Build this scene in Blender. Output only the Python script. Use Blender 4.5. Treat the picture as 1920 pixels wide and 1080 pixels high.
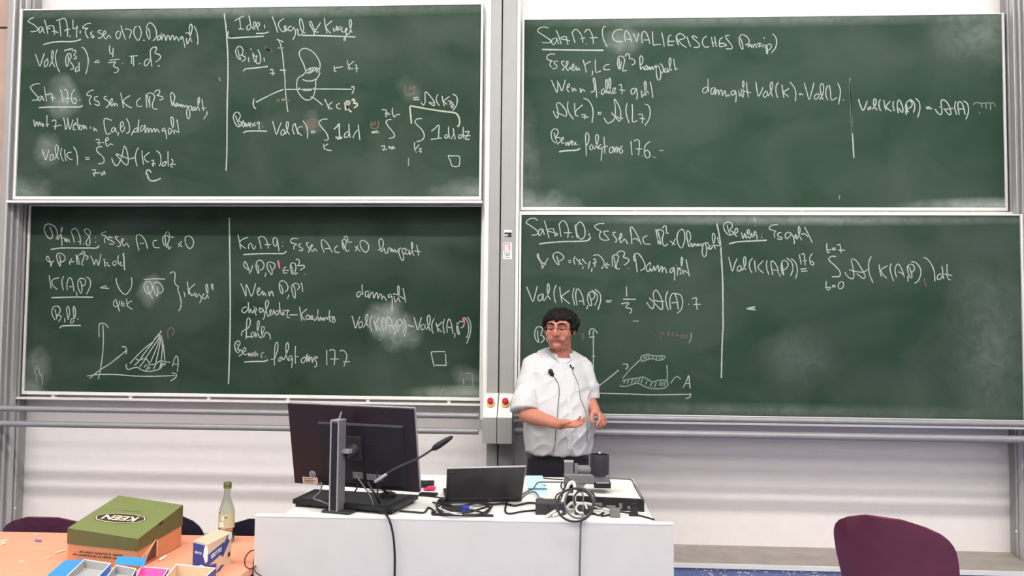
import bpy, bmesh, math, random
from mathutils import Vector, Matrix, Euler, noise
PI = math.pi
scn = bpy.context.scene
COL = scn.collection
for o in list(bpy.data.objects): bpy.data.objects.remove(o)
random.seed(7)

# ---------------------------------------------------------------- camera
CAM = Vector((0.0, -5.1012, 1.63)); FPX = 1563.96
YAW, PITCH, ROLL = -0.0584, 0.0490, 0.0096
def cam_axes():
    cy, sy, cp, sp = math.cos(YAW), math.sin(YAW), math.cos(PITCH), math.sin(PITCH)
    f = Vector((sy*cp, cy*cp, sp)); r = Vector((cy, -sy, 0)); u = r.cross(f)
    return math.cos(ROLL)*r + math.sin(ROLL)*u, -math.sin(ROLL)*r + math.cos(ROLL)*u, f
CR, CU, CF = cam_axes()
cam_d = bpy.data.cameras.new('camera'); cam = bpy.data.objects.new('camera', cam_d); COL.objects.link(cam)
cam_d.sensor_width = 36; cam_d.lens = FPX*36/1920; cam_d.clip_start = .05; cam_d.clip_end = 100
m = Matrix((CR, CU, -CF)).transposed().to_4x4(); m.translation = CAM
cam.matrix_world = m
scn.camera = cam
# ---------------------------------------------------------------- light and exposure
scn.view_settings.view_transform = 'Standard'; scn.view_settings.look = 'None'
scn.view_settings.gamma = 1; scn.view_settings.use_curve_mapping = False
scn.view_settings.exposure = 0.0
FRONT_POWER, HALL_FILL_POWER, WORLD = 60.0, 6.6, 0.10
LAMP_TILT = math.radians(42)
w = bpy.data.worlds.new('world'); scn.world = w; w.use_nodes = True
w.node_tree.nodes['Background'].inputs[0].default_value = (1, 1, 1, 1)
w.node_tree.nodes['Background'].inputs[1].default_value = WORLD
scn.cycles.max_bounces = 8; scn.cycles.diffuse_bounces = 4
scn.cycles.caustics_reflective = False; scn.cycles.caustics_refractive = False

# ---------------------------------------------------------------- measuring: a photograph pixel becomes a point on a real plane
def ray(x, y): return CF + CR*((x-960)/FPX) - CU*((y-540)/FPX)
def at(x, y, Y): d = ray(x, y); return CAM + d*((Y-CAM.y)/d.y)
def atz(x, y, z): d = ray(x, y); return CAM + d*((z-CAM.z)/d.z)

# ---------------------------------------------------------------- materials
def lin(c):
    return tuple(((v/255)/12.92 if v/255 <= .04045 else ((v/255+.055)/1.055)**2.4) for v in c) + (1,)
def mat(name, rgb, rough=.5, metal=0, var=.06, scale=12, bump=0, bscale=200, spec=.5, emit=0, coat=0, trans=0, ior=1.45):
    mt = bpy.data.materials.new(name); mt.use_nodes = True
    nt = mt.node_tree; b = nt.nodes['Principled BSDF']
    b.inputs['Roughness'].default_value = rough; b.inputs['Metallic'].default_value = metal
    b.inputs['Specular IOR Level'].default_value = spec
    b.inputs['Coat Weight'].default_value = coat; b.inputs['Coat Roughness'].default_value = .08
    b.inputs['Transmission Weight'].default_value = trans; b.inputs['IOR'].default_value = ior
    c = lin(rgb)
    tc = nt.nodes.new('ShaderNodeTexCoord')
    n = nt.nodes.new('ShaderNodeTexNoise'); n.inputs['Scale'].default_value = scale; n.inputs['Detail'].default_value = 5
    nt.links.new(tc.outputs['Object'], n.inputs['Vector'])
    r = nt.nodes.new('ShaderNodeValToRGB')
    r.color_ramp.elements[0].position = .3; r.color_ramp.elements[1].position = .7
    r.color_ramp.elements[0].color = tuple(max(0, v*(1-var)) for v in c[:3]) + (1,)
    r.color_ramp.elements[1].color = tuple(min(1, v*(1+var)) for v in c[:3]) + (1,)
    nt.links.new(n.outputs['Fac'], r.inputs['Fac']); nt.links.new(r.outputs['Color'], b.inputs['Base Color'])
    if bump:
        n2 = nt.nodes.new('ShaderNodeTexNoise'); n2.inputs['Scale'].default_value = bscale; n2.inputs['Detail'].default_value = 3
        bp = nt.nodes.new('ShaderNodeBump'); bp.inputs['Strength'].default_value = bump; bp.inputs['Distance'].default_value = .002
        nt.links.new(tc.outputs['Object'], n2.inputs['Vector']); nt.links.new(n2.outputs['Fac'], bp.inputs['Height'])
        nt.links.new(bp.outputs['Normal'], b.inputs['Normal'])
    if emit:
        b.inputs['Emission Color'].default_value = c; b.inputs['Emission Strength'].default_value = emit
    return mt
def attr_mat(name, rough=.5, spec=.4, bump=.15, bscale=120, sss=0):
    mt = mat(name, (128, 128, 128), rough, spec=spec, bump=bump, bscale=bscale)
    nt = mt.node_tree; a = nt.nodes.new('ShaderNodeAttribute'); a.attribute_name = 'tint'
    b = nt.nodes['Principled BSDF']; nt.links.new(a.outputs['Color'], b.inputs['Base Color'])
    b.inputs['Subsurface Weight'].default_value = sss; b.inputs['Subsurface Radius'].default_value = (.01, .004, .002)
    return mt
M = dict(
    wall=mat('white_wall_paint', (236, 230, 228), .8, var=.02, bump=.1, bscale=300),
    hall=mat('hall_wall_paint', (205, 200, 195), .9),
    ceiling=mat('ceiling_paint', (225, 223, 220), .9),
    floor=mat('blue_linoleum', (106, 118, 160), .5, var=.15, scale=6),
    wood=mat('wood_panel', (190, 160, 145), .6, var=.12, scale=4),
    alu=mat('brushed_aluminium', (186, 185, 186), .42, metal=.35, var=.03, bump=.05, bscale=400),
    alud=mat('grey_aluminium', (150, 149, 151), .5, metal=.3, var=.05),
    col=mat('grey_lacquer', (152, 152, 149), .5, var=.02),
    white=mat('white_lacquer', (236, 234, 230), .4, var=.02),
    frame=mat('pale_anodised_frame', (228, 226, 222), .4, metal=.1, var=.03),
    dark=mat('dark_gap', (40, 40, 42), .7),
    plinth=mat('grey_stone_ledge', (158, 150, 142), .6, var=.12, scale=9),
    desk=mat('white_laminate', (232, 231, 226), .45, var=.015),
    deskp=mat('light_grey_panel', (210, 207, 202), .5, var=.02),
    black=mat('black_plastic', (26, 25, 28), .45, var=.1),
    black2=mat('dark_grey_plastic', (48, 47, 50), .4, var=.08),
    maroonback=mat('monitor_back_plastic', (38, 27, 31), .38, var=.12),
    grey=mat('mid_grey_plastic', (112, 110, 112), .45, var=.05),
    lgrey=mat('silver_plastic', (165, 165, 168), .35, metal=.3, var=.05),
    cable=mat('black_rubber_cable', (34, 33, 36), .5),
    cableg=mat('grey_rubber_cable', (98, 97, 98), .5),
    cablew=mat('white_rubber_cable', (214, 212, 208), .5),
    cableb=mat('brown_cable', (96, 50, 26), .5),
    red=mat('red_button_plastic', (196, 38, 50), .35),
    yellow=mat('yellow_plastic', (240, 205, 120), .5),
    orange=mat('orange_laminate', (244, 166, 134), .5, var=.05, scale=5),
    steel=mat('chair_steel', (150, 150, 150), .3, metal=.9),
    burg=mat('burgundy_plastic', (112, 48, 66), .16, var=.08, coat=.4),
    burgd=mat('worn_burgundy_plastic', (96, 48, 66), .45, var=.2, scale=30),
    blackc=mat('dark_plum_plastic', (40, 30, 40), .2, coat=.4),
    green=mat('olive_green_card', (118, 128, 76), .6, var=.04),
    greend=mat('olive_lid_side', (98, 96, 56), .6, var=.05),
    card=mat('tan_cardboard', (206, 140, 102), .75, var=.05),
    print=mat('brown_print', (92, 56, 44), .7),
    logo=mat('dark_olive_print', (62, 54, 40), .6),
    cream=mat('cream_print', (236, 226, 196), .6),
    blue=mat('bright_blue_card', (58, 152, 232), .5, var=.04),
    navy=mat('navy_blue_print', (54, 76, 146), .5, var=.08),
    greycard=mat('grey_card_inside', (178, 178, 178), .7, var=.05),
    tancard=mat('pale_tan_card', (222, 194, 166), .7, var=.05),
    pink=mat('pink_chalk', (240, 120, 190), .8, var=.15, scale=90, bump=.6, bscale=90),
    chalkw=mat('white_chalk', (238, 222, 205), .9, bump=.3),
    chalkp=mat('violet_chalk', (128, 112, 190), .9),
    paper=mat('white_paper', (240, 240, 238), .7, var=.01),
    bluepaper=mat('pale_blue_paper', (190, 228, 246), .6, var=.02),
    magenta=mat('magenta_plastic', (216, 44, 96), .4),
    usb=mat('blue_plug', (44, 60, 190), .4),
    label=mat('beige_label', (222, 192, 172), .6, var=.06, scale=60),
    blabel=mat('bottle_label', (190, 194, 158), .6, var=.08),
    glass=mat('bottle_glass', (228, 232, 222), .10, trans=1, ior=1.28, var=.01),
    cap=mat('olive_bottle_cap', (112, 116, 72), .4, metal=.4),
    hair=mat('black_curly_hair', (22, 17, 18), .7, var=.35, scale=150, bump=1, bscale=160, spec=.25),
    trousers=mat('black_trouser_cloth', (22, 21, 30), .85, var=.2, scale=60, bump=.2),
    leather=mat('black_leather', (18, 17, 17), .4),
    lamp=mat('lamp_diffuser', (255, 252, 246), .5, emit=FRONT_POWER),
    hallfill=mat('hall_fill_diffuser', (255, 250, 244), .5, emit=HALL_FILL_POWER),
    skin=attr_mat('skin', .5, .35, .1, 260, .12),
    gmetal=mat('thin_metal_rim', (120, 100, 92), .3, metal=.8),
    lens=mat('spectacle_lens', (245, 245, 245), .02, trans=1, ior=1.05, spec=.2),
    sred=mat('faded_red_sticker', (214, 180, 176), .6, var=.1, scale=60),
)

def chalk_mat(name, rgb, amount):
    mt = mat(name, rgb, .95, var=.08, scale=300, spec=.1)
    nt = mt.node_tree; b = nt.nodes['Principled BSDF']
    mix = nt.nodes.new('ShaderNodeMixRGB'); ramp = [n for n in nt.nodes if n.type == 'VALTORGB'][0]
    n = nt.nodes.new('ShaderNodeTexNoise'); n.inputs['Scale'].default_value = 210; n.inputs['Detail'].default_value = 2
    tc = [q for q in nt.nodes if q.type == 'TEX_COORD'][0]; nt.links.new(tc.outputs['Object'], n.inputs['Vector'])
    mr = nt.nodes.new('ShaderNodeMapRange'); mr.inputs[1].default_value = .3; mr.inputs[2].default_value = .62
    mr.inputs[3].default_value = amount*.55; mr.inputs[4].default_value = amount
    nt.links.new(n.outputs['Fac'], mr.inputs[0]); nt.links.new(mr.outputs[0], mix.inputs['Fac'])
    mix.inputs['Color1'].default_value = lin((70, 92, 80)); nt.links.new(ramp.outputs['Color'], mix.inputs['Color2'])
    nt.links.new(mix.outputs['Color'], b.inputs['Base Color'])
    return mt
M['chalk'] = chalk_mat('chalk_stroke', (182, 190, 180), .95)
M['chalkfaint'] = chalk_mat('faint_chalk_stroke', (176, 184, 174), .5)
M['chalkred'] = chalk_mat('red_chalk_stroke', (142, 88, 80), .5)
M['chalkpink'] = chalk_mat('bright_pink_chalk_stroke', (238, 110, 130), .95)
M['chalkyel'] = chalk_mat('cream_chalk_stroke', (198, 196, 176), .85)

def board_mat(name, smudges_glare, rgb=(48, 70, 56)):
    """green enamel with a thin film of wiped chalk and a few wiped patches of their own shape, plus glare painted as pale top-edge bands"""
    mt = bpy.data.materials.new(name); mt.use_nodes = True; nt = mt.node_tree; b = nt.nodes['Principled BSDF']
    b.inputs['Roughness'].default_value = .6; b.inputs['Specular IOR Level'].default_value = .08
    L = nt.links.new
    tc = nt.nodes.new('ShaderNodeTexCoord')
    mp = nt.nodes.new('ShaderNodeMapping'); mp.inputs['Scale'].default_value = (1.1, 1, 1.6); L(tc.outputs['Object'], mp.inputs['Vector'])
    n = nt.nodes.new('ShaderNodeTexNoise'); n.inputs['Scale'].default_value = 1.7; n.inputs['Detail'].default_value = 4; n.inputs['Distortion'].default_value = .6
    L(mp.outputs[0], n.inputs['Vector'])
    mr = nt.nodes.new('ShaderNodeMapRange'); mr.inputs[1].default_value = .35; mr.inputs[2].default_value = .75; mr.inputs[3].default_value = 0; mr.inputs[4].default_value = .07
    L(n.outputs['Fac'], mr.inputs[0]); tot = mr.outputs[0]
    n3 = nt.nodes.new('ShaderNodeTexNoise'); n3.inputs['Scale'].default_value = 9; n3.inputs['Detail'].default_value = 6; n3.inputs['Distortion'].default_value = 1.5
    L(tc.outputs['Object'], n3.inputs['Vector'])
    wob = nt.nodes.new('ShaderNodeTexNoise'); wob.inputs['Scale'].default_value = 5; wob.inputs['Detail'].default_value = 3; L(tc.outputs['Object'], wob.inputs['Vector'])
    wa = nt.nodes.new('ShaderNodeVectorMath'); wa.operation = 'MULTIPLY_ADD'; L(wob.outputs['Color'], wa.inputs[0]); wa.inputs[1].default_value = (.16, .16, .16); wa.inputs[2].default_value = (-.08, -.08, -.08)
    wv = nt.nodes.new('ShaderNodeVectorMath'); wv.operation = 'ADD'; L(wa.outputs[0], wv.inputs[0]); L(tc.outputs['Object'], wv.inputs[1])
    for (x, z, rx, rz, a) in smudges_glare:
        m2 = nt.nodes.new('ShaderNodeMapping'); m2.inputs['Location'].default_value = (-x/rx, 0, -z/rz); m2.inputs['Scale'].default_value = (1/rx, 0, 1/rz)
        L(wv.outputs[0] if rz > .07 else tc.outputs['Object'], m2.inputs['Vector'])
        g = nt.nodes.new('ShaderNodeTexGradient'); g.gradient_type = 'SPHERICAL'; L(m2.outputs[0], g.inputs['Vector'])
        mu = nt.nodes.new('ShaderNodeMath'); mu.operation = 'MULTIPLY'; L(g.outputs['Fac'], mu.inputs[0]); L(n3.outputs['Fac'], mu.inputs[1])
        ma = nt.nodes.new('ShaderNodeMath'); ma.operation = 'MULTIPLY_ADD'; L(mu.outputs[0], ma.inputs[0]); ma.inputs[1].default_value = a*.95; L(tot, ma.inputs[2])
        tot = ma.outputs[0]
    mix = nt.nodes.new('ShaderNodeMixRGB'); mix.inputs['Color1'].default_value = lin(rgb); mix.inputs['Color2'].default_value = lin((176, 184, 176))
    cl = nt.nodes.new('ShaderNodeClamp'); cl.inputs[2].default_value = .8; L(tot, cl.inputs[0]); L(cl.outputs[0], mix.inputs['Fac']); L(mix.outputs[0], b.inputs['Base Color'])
    return mt

# ---------------------------------------------------------------- mesh helpers
def prop(o, label=None, cat=None, group=None, kind=None):
    if label: o['label'] = label
    if cat: o['category'] = cat
    if group: o['group'] = group
    if kind: o['kind'] = kind
    return o
def thing(name, loc, label, cat, group=None):
    o = bpy.data.objects.new(name, None); COL.objects.link(o); o.location = loc; o.empty_display_size = .1
    return prop(o, label, cat, group)
def world_loc(o):
    v = Vector(o.location)
    while o.parent: o = o.parent; v += o.location
    return v
def obj(name, bm, m, parent=None, smooth=False, origin=None, flat_angle=None):
    """links a bmesh (in world coordinates) as one mesh object"""
    me = bpy.data.meshes.new(name) if not isinstance(bm, bpy.types.Mesh) else bm
    if bm is not me:
        bmesh.ops.recalc_face_normals(bm, faces=bm.faces[:]); bm.to_mesh(me); bm.free()
    loc = Vector((0, 0, 0))
    if parent: loc = world_loc(parent)
    org = Vector(origin) if origin is not None else loc
    me.transform(Matrix.Translation(-org))
    if smooth:
        me.shade_smooth()
        if flat_angle: me.set_sharp_from_angle(angle=math.radians(flat_angle))
    o = bpy.data.objects.new(name, me); COL.objects.link(o)
    ms = m if isinstance(m, (list, tuple)) else [m]
    for q in ms: me.materials.append(q)
    if parent: o.parent = parent
    o.location = org - loc
    return o
def struct(name, bm, m, parent=None):
    o = obj(name, bm, m, parent)
    if not parent: o['kind'] = 'structure'
    return o
def B(): return bmesh.new()
def box(bm, lo, hi, bev=0, mtx=None, mi=0):
    lo, hi = Vector(lo), Vector(hi)
    r = bmesh.ops.create_cube(bm, size=1)
    vs = r['verts']
    for v in vs: v.co = Vector(((lo.x+hi.x)/2+v.co.x*(hi.x-lo.x), (lo.y+hi.y)/2+v.co.y*(hi.y-lo.y), (lo.z+hi.z)/2+v.co.z*(hi.z-lo.z)))
    fs = {f for v in vs for f in v.link_faces}
    if bev:
        es = {e for v in vs for e in v.link_edges}
        rb = bmesh.ops.bevel(bm, geom=list(es), offset=bev, segments=2, affect='EDGES', profile=.5)
        vs = list({v for f in rb['faces'] for v in f.verts} | {v for v in vs if v.is_valid})
        fs = {f for v in vs for f in v.link_faces}
    if mtx is not None:
        for v in vs: v.co = mtx @ v.co
    for f in fs: f.material_index = mi
    return vs
def hexa(bm, P, mi=0):
    """solid from 8 corners: bottom ring 0-3, top ring 4-7"""
    v = [bm.verts.new(p) for p in P]
    for q in ((3,2,1,0),(4,5,6,7),(0,1,5,4),(1,2,6,5),(2,3,7,6),(3,0,4,7)):
        f = bm.faces.new([v[i] for i in q]); f.material_index = mi
    return v
def slab(bm, P, n, t, mi=0):
    """quad or polygon P thickened by t along n"""
    n = Vector(n).normalized()*t
    a = [bm.verts.new(p) for p in P]; b = [bm.verts.new(Vector(p)+n) for p in P]
    k = len(P)
    fs = [bm.faces.new(a[::-1]), bm.faces.new(b)]
    for i in range(k): fs.append(bm.faces.new((a[i], a[(i+1) % k], b[(i+1) % k], b[i])))
    for f in fs: f.material_index = mi
def catmull(P, n=6):
    P = [Vector(p) for p in P]
    if len(P) < 3: return P
    out = []
    for i in range(len(P)-1):
        p0 = P[i-1] if i else P[0]*2-P[1]; p1, p2 = P[i], P[i+1]; p3 = P[i+2] if i+2 < len(P) else P[-1]*2-P[-2]
        for k in range(n):
            t = k/n
            out.append(.5*((2*p1)+(-p0+p2)*t+(2*p0-5*p1+4*p2-p3)*t*t+(-p0+3*p1-3*p2+p3)*t**3))
    out.append(P[-1]); return out
def tube(bm, P, r, seg=10, squash=None, caps=True, mi=0, up=None, close=False):
    """round tube through P; r a number or one per point; squash=(a,b) flattens the section; ends rounded"""
    P = [Vector(p) for p in P]; n = len(P)
    R = list(r) if isinstance(r, (list, tuple)) else [r]*n
    T = [(P[min(i+1, n-1)]-P[max(i-1, 0)]).normalized() for i in range(n)]
    u = Vector(up) if up is not None else (Vector((0, 0, 1)) if abs(T[0].z) < .9 else Vector((1, 0, 0)))
    u = (u-T[0]*u.dot(T[0])).normalized()
    rings = []
    st = []
    if caps:
        for a in (80, 60, 35): st.append((0, -math.sin(math.radians(a)), math.cos(math.radians(a))))
    st += [(i, 0, 1) for i in range(n)]
    if caps:
        for a in (35, 60, 80): st.append((n-1, math.sin(math.radians(a)), math.cos(math.radians(a))))
    for (i, dz, k) in st:
        u = (u-T[i]*u.dot(T[i])).normalized(); v = T[i].cross(u)
        a, b = (squash[i] if isinstance(squash, list) else squash) if squash else (1, 1)
        c = P[i]+T[i]*dz*R[i]
        rings.append([bm.verts.new(c+(u*math.cos(2*PI*j/seg)*a+v*math.sin(2*PI*j/seg)*b)*R[i]*k) for j in range(seg)])
    for a, b in zip(rings, rings[1:]):
        for j in range(seg):
            f = bm.faces.new((a[j], a[(j+1) % seg], b[(j+1) % seg], b[j])); f.material_index = mi
    if close:
        a, b = rings[-1], rings[0]
        for j in range(seg): bm.faces.new((a[j], a[(j+1) % seg], b[(j+1) % seg], b[j])).material_index = mi
    else:
        bm.faces.new(rings[0][::-1]).material_index = mi; bm.faces.new(rings[-1]).material_index = mi
def ell(bm, c, r, mtx=None, seg=20, mi=0):
    """ellipsoid of radii r about c"""
    k = max(8, seg*2//3); rows = []
    def put(x, y, z):
        p = Vector((c[0]+x*r[0], c[1]+y*r[1], c[2]+z*r[2])); return bm.verts.new(mtx @ p if mtx is not None else p)
    top, bot = put(0, 0, 1), put(0, 0, -1)
    for i in range(1, k):
        a = PI*i/k; rows.append([put(math.sin(a)*math.cos(2*PI*j/seg), math.sin(a)*math.sin(2*PI*j/seg), math.cos(a)) for j in range(seg)])
    F = []
    for j in range(seg):
        n = (j+1) % seg; F += [(top, rows[0][j], rows[0][n]), (bot, rows[-1][n], rows[-1][j])]
        for a, b in zip(rows, rows[1:]): F.append((a[j], b[j], b[n], a[n]))
    for q in F: bm.faces.new(q).material_index = mi
def lathe(bm, prof, c, seg=24, mtx=None, mi=0):
    c = Vector(c); rings = []
    for (r, z) in prof:
        rings.append([bm.verts.new(c+Vector((math.cos(2*PI*j/seg)*r, math.sin(2*PI*j/seg)*r, z))) for j in range(seg)])
    if mtx is not None:
        for g in rings:
            for v in g: v.co = mtx @ v.co
    for a, b in zip(rings, rings[1:]):
        for j in range(seg): bm.faces.new((a[j], a[(j+1) % seg], b[(j+1) % seg], b[j])).material_index = mi
    bm.faces.new(rings[0][::-1]).material_index = mi; bm.faces.new(rings[-1]).material_index = mi
def loft(bm, rings, cap=True, mi=0):
    R = [[bm.verts.new(p) for p in g] for g in rings]; k = len(R[0])
    for a, b in zip(R, R[1:]):
        for j in range(k): bm.faces.new((a[j], a[(j+1) % k], b[(j+1) % k], b[j])).material_index = mi
    if cap: bm.faces.new(R[0][::-1]); bm.faces.new(R[-1])
def remesh(bm, voxel, smooth=2, name='m'):
    """fuses closed shapes into one continuous surface"""
    bmesh.ops.recalc_face_normals(bm, faces=bm.faces[:])
    me = bpy.data.meshes.new(name); bm.to_mesh(me); bm.free()
    t = bpy.data.objects.new('t', me); COL.objects.link(t)
    md = t.modifiers.new('r', 'REMESH'); md.mode = 'VOXEL'; md.voxel_size = voxel; md.use_smooth_shade = True
    if smooth:
        s = t.modifiers.new('s', 'SMOOTH'); s.factor = .5; s.iterations = smooth
    dg = bpy.context.evaluated_depsgraph_get(); out = bpy.data.meshes.new_from_object(t.evaluated_get(dg))
    bpy.data.objects.remove(t); bpy.data.meshes.remove(me)
    return out
def text_mesh(s, size, mtx, extrude=.0003, shear=0, bold=0, xs=1):
    c = bpy.data.curves.new('t', 'FONT'); c.body = s; c.size = size; c.align_x = 'CENTER'; c.align_y = 'CENTER'; c.extrude = extrude; c.shear = shear; c.offset = bold
    t = bpy.data.objects.new('t', c); COL.objects.link(t)
    dg = bpy.context.evaluated_depsgraph_get(); me = bpy.data.meshes.new_from_object(t.evaluated_get(dg))
    bpy.data.objects.remove(t); bpy.data.curves.remove(c)
    me.transform(mtx @ Matrix.Diagonal((xs, 1, 1, 1)))
    return me
def frame_mtx(o, x, y):
    """matrix with origin o, x along x, y along y (orthonormalised)"""
    x = Vector(x).normalized(); y = Vector(y); y = (y-x*y.dot(x)).normalized(); z = x.cross(y)
    m = Matrix((x, y, z)).transposed().to_4x4(); m.translation = Vector(o); return m
def ribbon(bm, P, w, Y):
    """flat chalk line of width w on the plane y=Y through (x,z) points"""
    n = len(P)
    if n < 2: return
    L, Rr = [], []
    for i in range(n):
        a, b = P[max(i-1, 0)], P[min(i+1, n-1)]
        d = Vector((b[0]-a[0], b[1]-a[1]))
        if d.length < 1e-9: d = Vector((1, 0))
        d.normalize(); k = w/2*(1+.25*noise.noise((P[i][0]*60, P[i][1]*60, 3.3)))
        L.append(bm.verts.new((P[i][0]-d.y*k, Y, P[i][1]+d.x*k))); Rr.append(bm.verts.new((P[i][0]+d.y*k, Y, P[i][1]-d.x*k)))
    for i in range(n-1): bm.faces.new((L[i], L[i+1], Rr[i+1], Rr[i]))

# ================================================================ THE ROOM
YW = .08                                     # face of the front wall
bm = B(); box(bm, (-6.2, YW, 0), (5.2, YW+.2, 5.1)); struct('wall_back', bm, M['wall'])
bm = B(); box(bm, (-6.2, -10.2, -.1), (5.2, YW, 0)); struct('floor', bm, M['floor'])
bm = B(); box(bm, (-6.2, -10.2, 5.1), (5.2, YW+.2, 5.2)); struct('ceiling', bm, M['ceiling'])
bm = B(); box(bm, (-6.3, -10.2, 0), (-6.2, YW+.2, 5.1)); struct('wall_left', bm, M['hall'])
bm = B(); box(bm, (5.2, -10.2, 0), (5.3, YW+.2, 5.1)); struct('wall_right', bm, M['hall'])
bm = B(); box(bm, (-6.2, -10.3, 0), (5.2, -10.2, 5.1)); struct('wall_front', bm, M['hall'])
# stone ledge along the wall with a metal nosing and a blue riser
ZL = .335
bm = B(); box(bm, (-6.1, -.34, 0), (5.1, YW, ZL-.012)); lg = struct('trim_1', bm, M['floor'])
bm = B(); box(bm, (-6.1, -.335, ZL-.012), (5.1, YW, ZL)); struct('ledge_top', bm, M['plinth'], lg)
bm = B(); box(bm, (-6.1, -.352, ZL-.02), (5.1, -.335, ZL+.003)); struct('nosing', bm, M['frame'], lg)
bm = B()
for k in range(150):                          # chalk dust fallen on the riser and the ledge
    x = random.uniform(.75, 2.7); z = ZL-.025-abs(random.gauss(0, .03)); s = random.uniform(.002, .006)
    box(bm, (x, -.3408, z), (x+s*random.uniform(1, 4), -.3395, z+s))
d = struct('chalk_dust', bm, M['chalkw'], lg); d['kind'] = 'stuff'
# wooden wall panel beyond the left post
bm = B(); box(bm, (-5.2, .0, .4), (-3.49, .06, 5.0)); pw = struct('trim_2', bm, M['wood'])
bm = B(); box(bm, (-5.2, -.004, at(5, 52, 0).z-.006), (-3.49, .001, at(5, 52, 0).z+.006)); struct('panel_joint', bm, M['dark'], pw)

def ceiling_lamp(x, y, wx, wy, z, m, label, tilt=0):
    t = thing('ceiling_lamp', (x, y, 5.1), label, 'lamp', 'lamps under the ceiling')
    R_ = Matrix.Translation((x, y, z)) @ Matrix.Rotation(tilt, 4, 'X')
    bm = B(); box(bm, (-wx/2-.03, -wy/2-.03, .004), (wx/2+.03, wy/2+.03, .09), .01, R_); obj('housing', bm, M['white'], t)
    bm = B(); box(bm, (-wx/2, -wy/2, -.004), (wx/2, wy/2, .003), 0, R_); obj('diffuser', bm, m, t)
    for s in (-1, 1):
        bm = B(); tube(bm, [(x+s*wx*.35, y, z+.05), (x+s*wx*.35, y, 5.1)], .006, 8, caps=False); obj('suspension', bm, M['alud'], t)
for i, x in enumerate((-3.6, -1.35, .9, 3.15)):
    ceiling_lamp(x, -2.9, 2.0, .16, 4.6, M['lamp'], 'long white board lamp hanging out of frame before the blackboards', LAMP_TILT)
for y in (-5.6, -7.3, -9.0):  # broad glowing panels added over the seats as soft fill
    for x in (-4.0, -.5, 3.0): ceiling_lamp(x, y, 2.8, 1.2, 4.95, M['hallfill'], 'wide white fill panel added under the ceiling over the seats, out of frame')

# ================================================================ BLACKBOARDS
DF = .1546
XL = (-3.3855, -.4787); XR = (-.2494, 2.6519)
BOARDS = dict(UL=(XL, 2.3991, -DF), LL=(XL, 1.1895, 0.0), UR=(XR, 2.3587, 0.0), LR=(XR, 1.1181, -DF))
BASE = dict(UL=(39, 59, 45), LL=(36, 55, 43), UR=(43, 65, 51), LR=(42, 62, 50))
def board(key, label, smudge_glare_px):
    (x0, x1), z0, Y = BOARDS[key]; z1 = z0+1.2
    t = thing('blackboard', ((x0+x1)/2, Y+.03, z0), label, 'blackboard', 'sliding blackboards')
    fw = .013; fb = .020
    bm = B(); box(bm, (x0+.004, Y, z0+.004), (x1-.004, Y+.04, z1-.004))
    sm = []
    for (px, py, rx, rz, a) in smudge_glare_px:
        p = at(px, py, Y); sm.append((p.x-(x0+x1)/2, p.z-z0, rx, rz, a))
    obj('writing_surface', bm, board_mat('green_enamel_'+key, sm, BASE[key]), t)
    for nm, lo, hi in (('side_frame', (x0, Y-.012, z0), (x0+fw, Y+.045, z1)), ('side_frame', (x1-fw, Y-.012, z0), (x1, Y+.045, z1)),
                       ('top_frame', (x0+fw, Y-.006, z1-.008), (x1-fw, Y+.045, z1)), ('bottom_frame', (x0+fw, Y-.012, z0), (x1-fw, Y+.045, z0+fb))):
        bm = B(); box(bm, lo, hi, .002); obj(nm, bm, M['frame'], t)
    # shallow chalk tray: floor, lip and brackets
    zt = z0-.022
    bm = B(); box(bm, (x0-.01, Y-.055, zt), (x1+.01, Y+.03, zt+.006)); box(bm, (x0-.01, Y-.058, zt-.004), (x1+.01, Y-.052, zt+.010))
    for k in range(6):
        x = x0+.2+k*(x1-x0-.4)/5; box(bm, (x-.01, Y+.0, zt), (x+.01, Y+.03, z0+.01))
    obj('chalk_tray', bm, M['frame'], t)
    return t
BT = {}
BT['UL'] = board('UL', 'upper left green blackboard with a bean-shaped solid drawn between axes', [(118, 185, .13, .16, .8), (88, 285, .12, .13, .6), (885, 362, .3, .10, .6), (45, 360, .2, .12, .6), (588, 232, .08, .08, .4), (470, 18, 1.9, .06, .55), (770, 168, .09, .09, .25)])  # the long thin entry at the top edge is painted glare
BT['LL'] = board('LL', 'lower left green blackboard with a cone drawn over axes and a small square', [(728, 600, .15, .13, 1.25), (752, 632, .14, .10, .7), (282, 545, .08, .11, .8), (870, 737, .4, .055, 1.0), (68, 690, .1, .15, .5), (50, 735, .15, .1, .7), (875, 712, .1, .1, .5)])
BT['UR'] = board('UR', 'upper right green blackboard with a heading in capitals in brackets', [(985, 385, .35, .12, .9), (980, 300, .1, .5, .4), (1870, 385, .6, .055, 1.2), (1850, 60, .35, .3, .4), (1165, 74, .16, .09, .6), (1430, 34, 1.9, .06, .5)])  # last entry paints glare along the top edge, the others are chalk
BT['LR'] = board('LR', 'lower right green blackboard behind the lecturer with its right half mostly empty', [(1500, 670, .25, .2, .2), (1450, 770, 1.6, .05, .3), (1860, 640, .3, .6, .3), (1500, 412, 1.6, .04, .7)])

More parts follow.
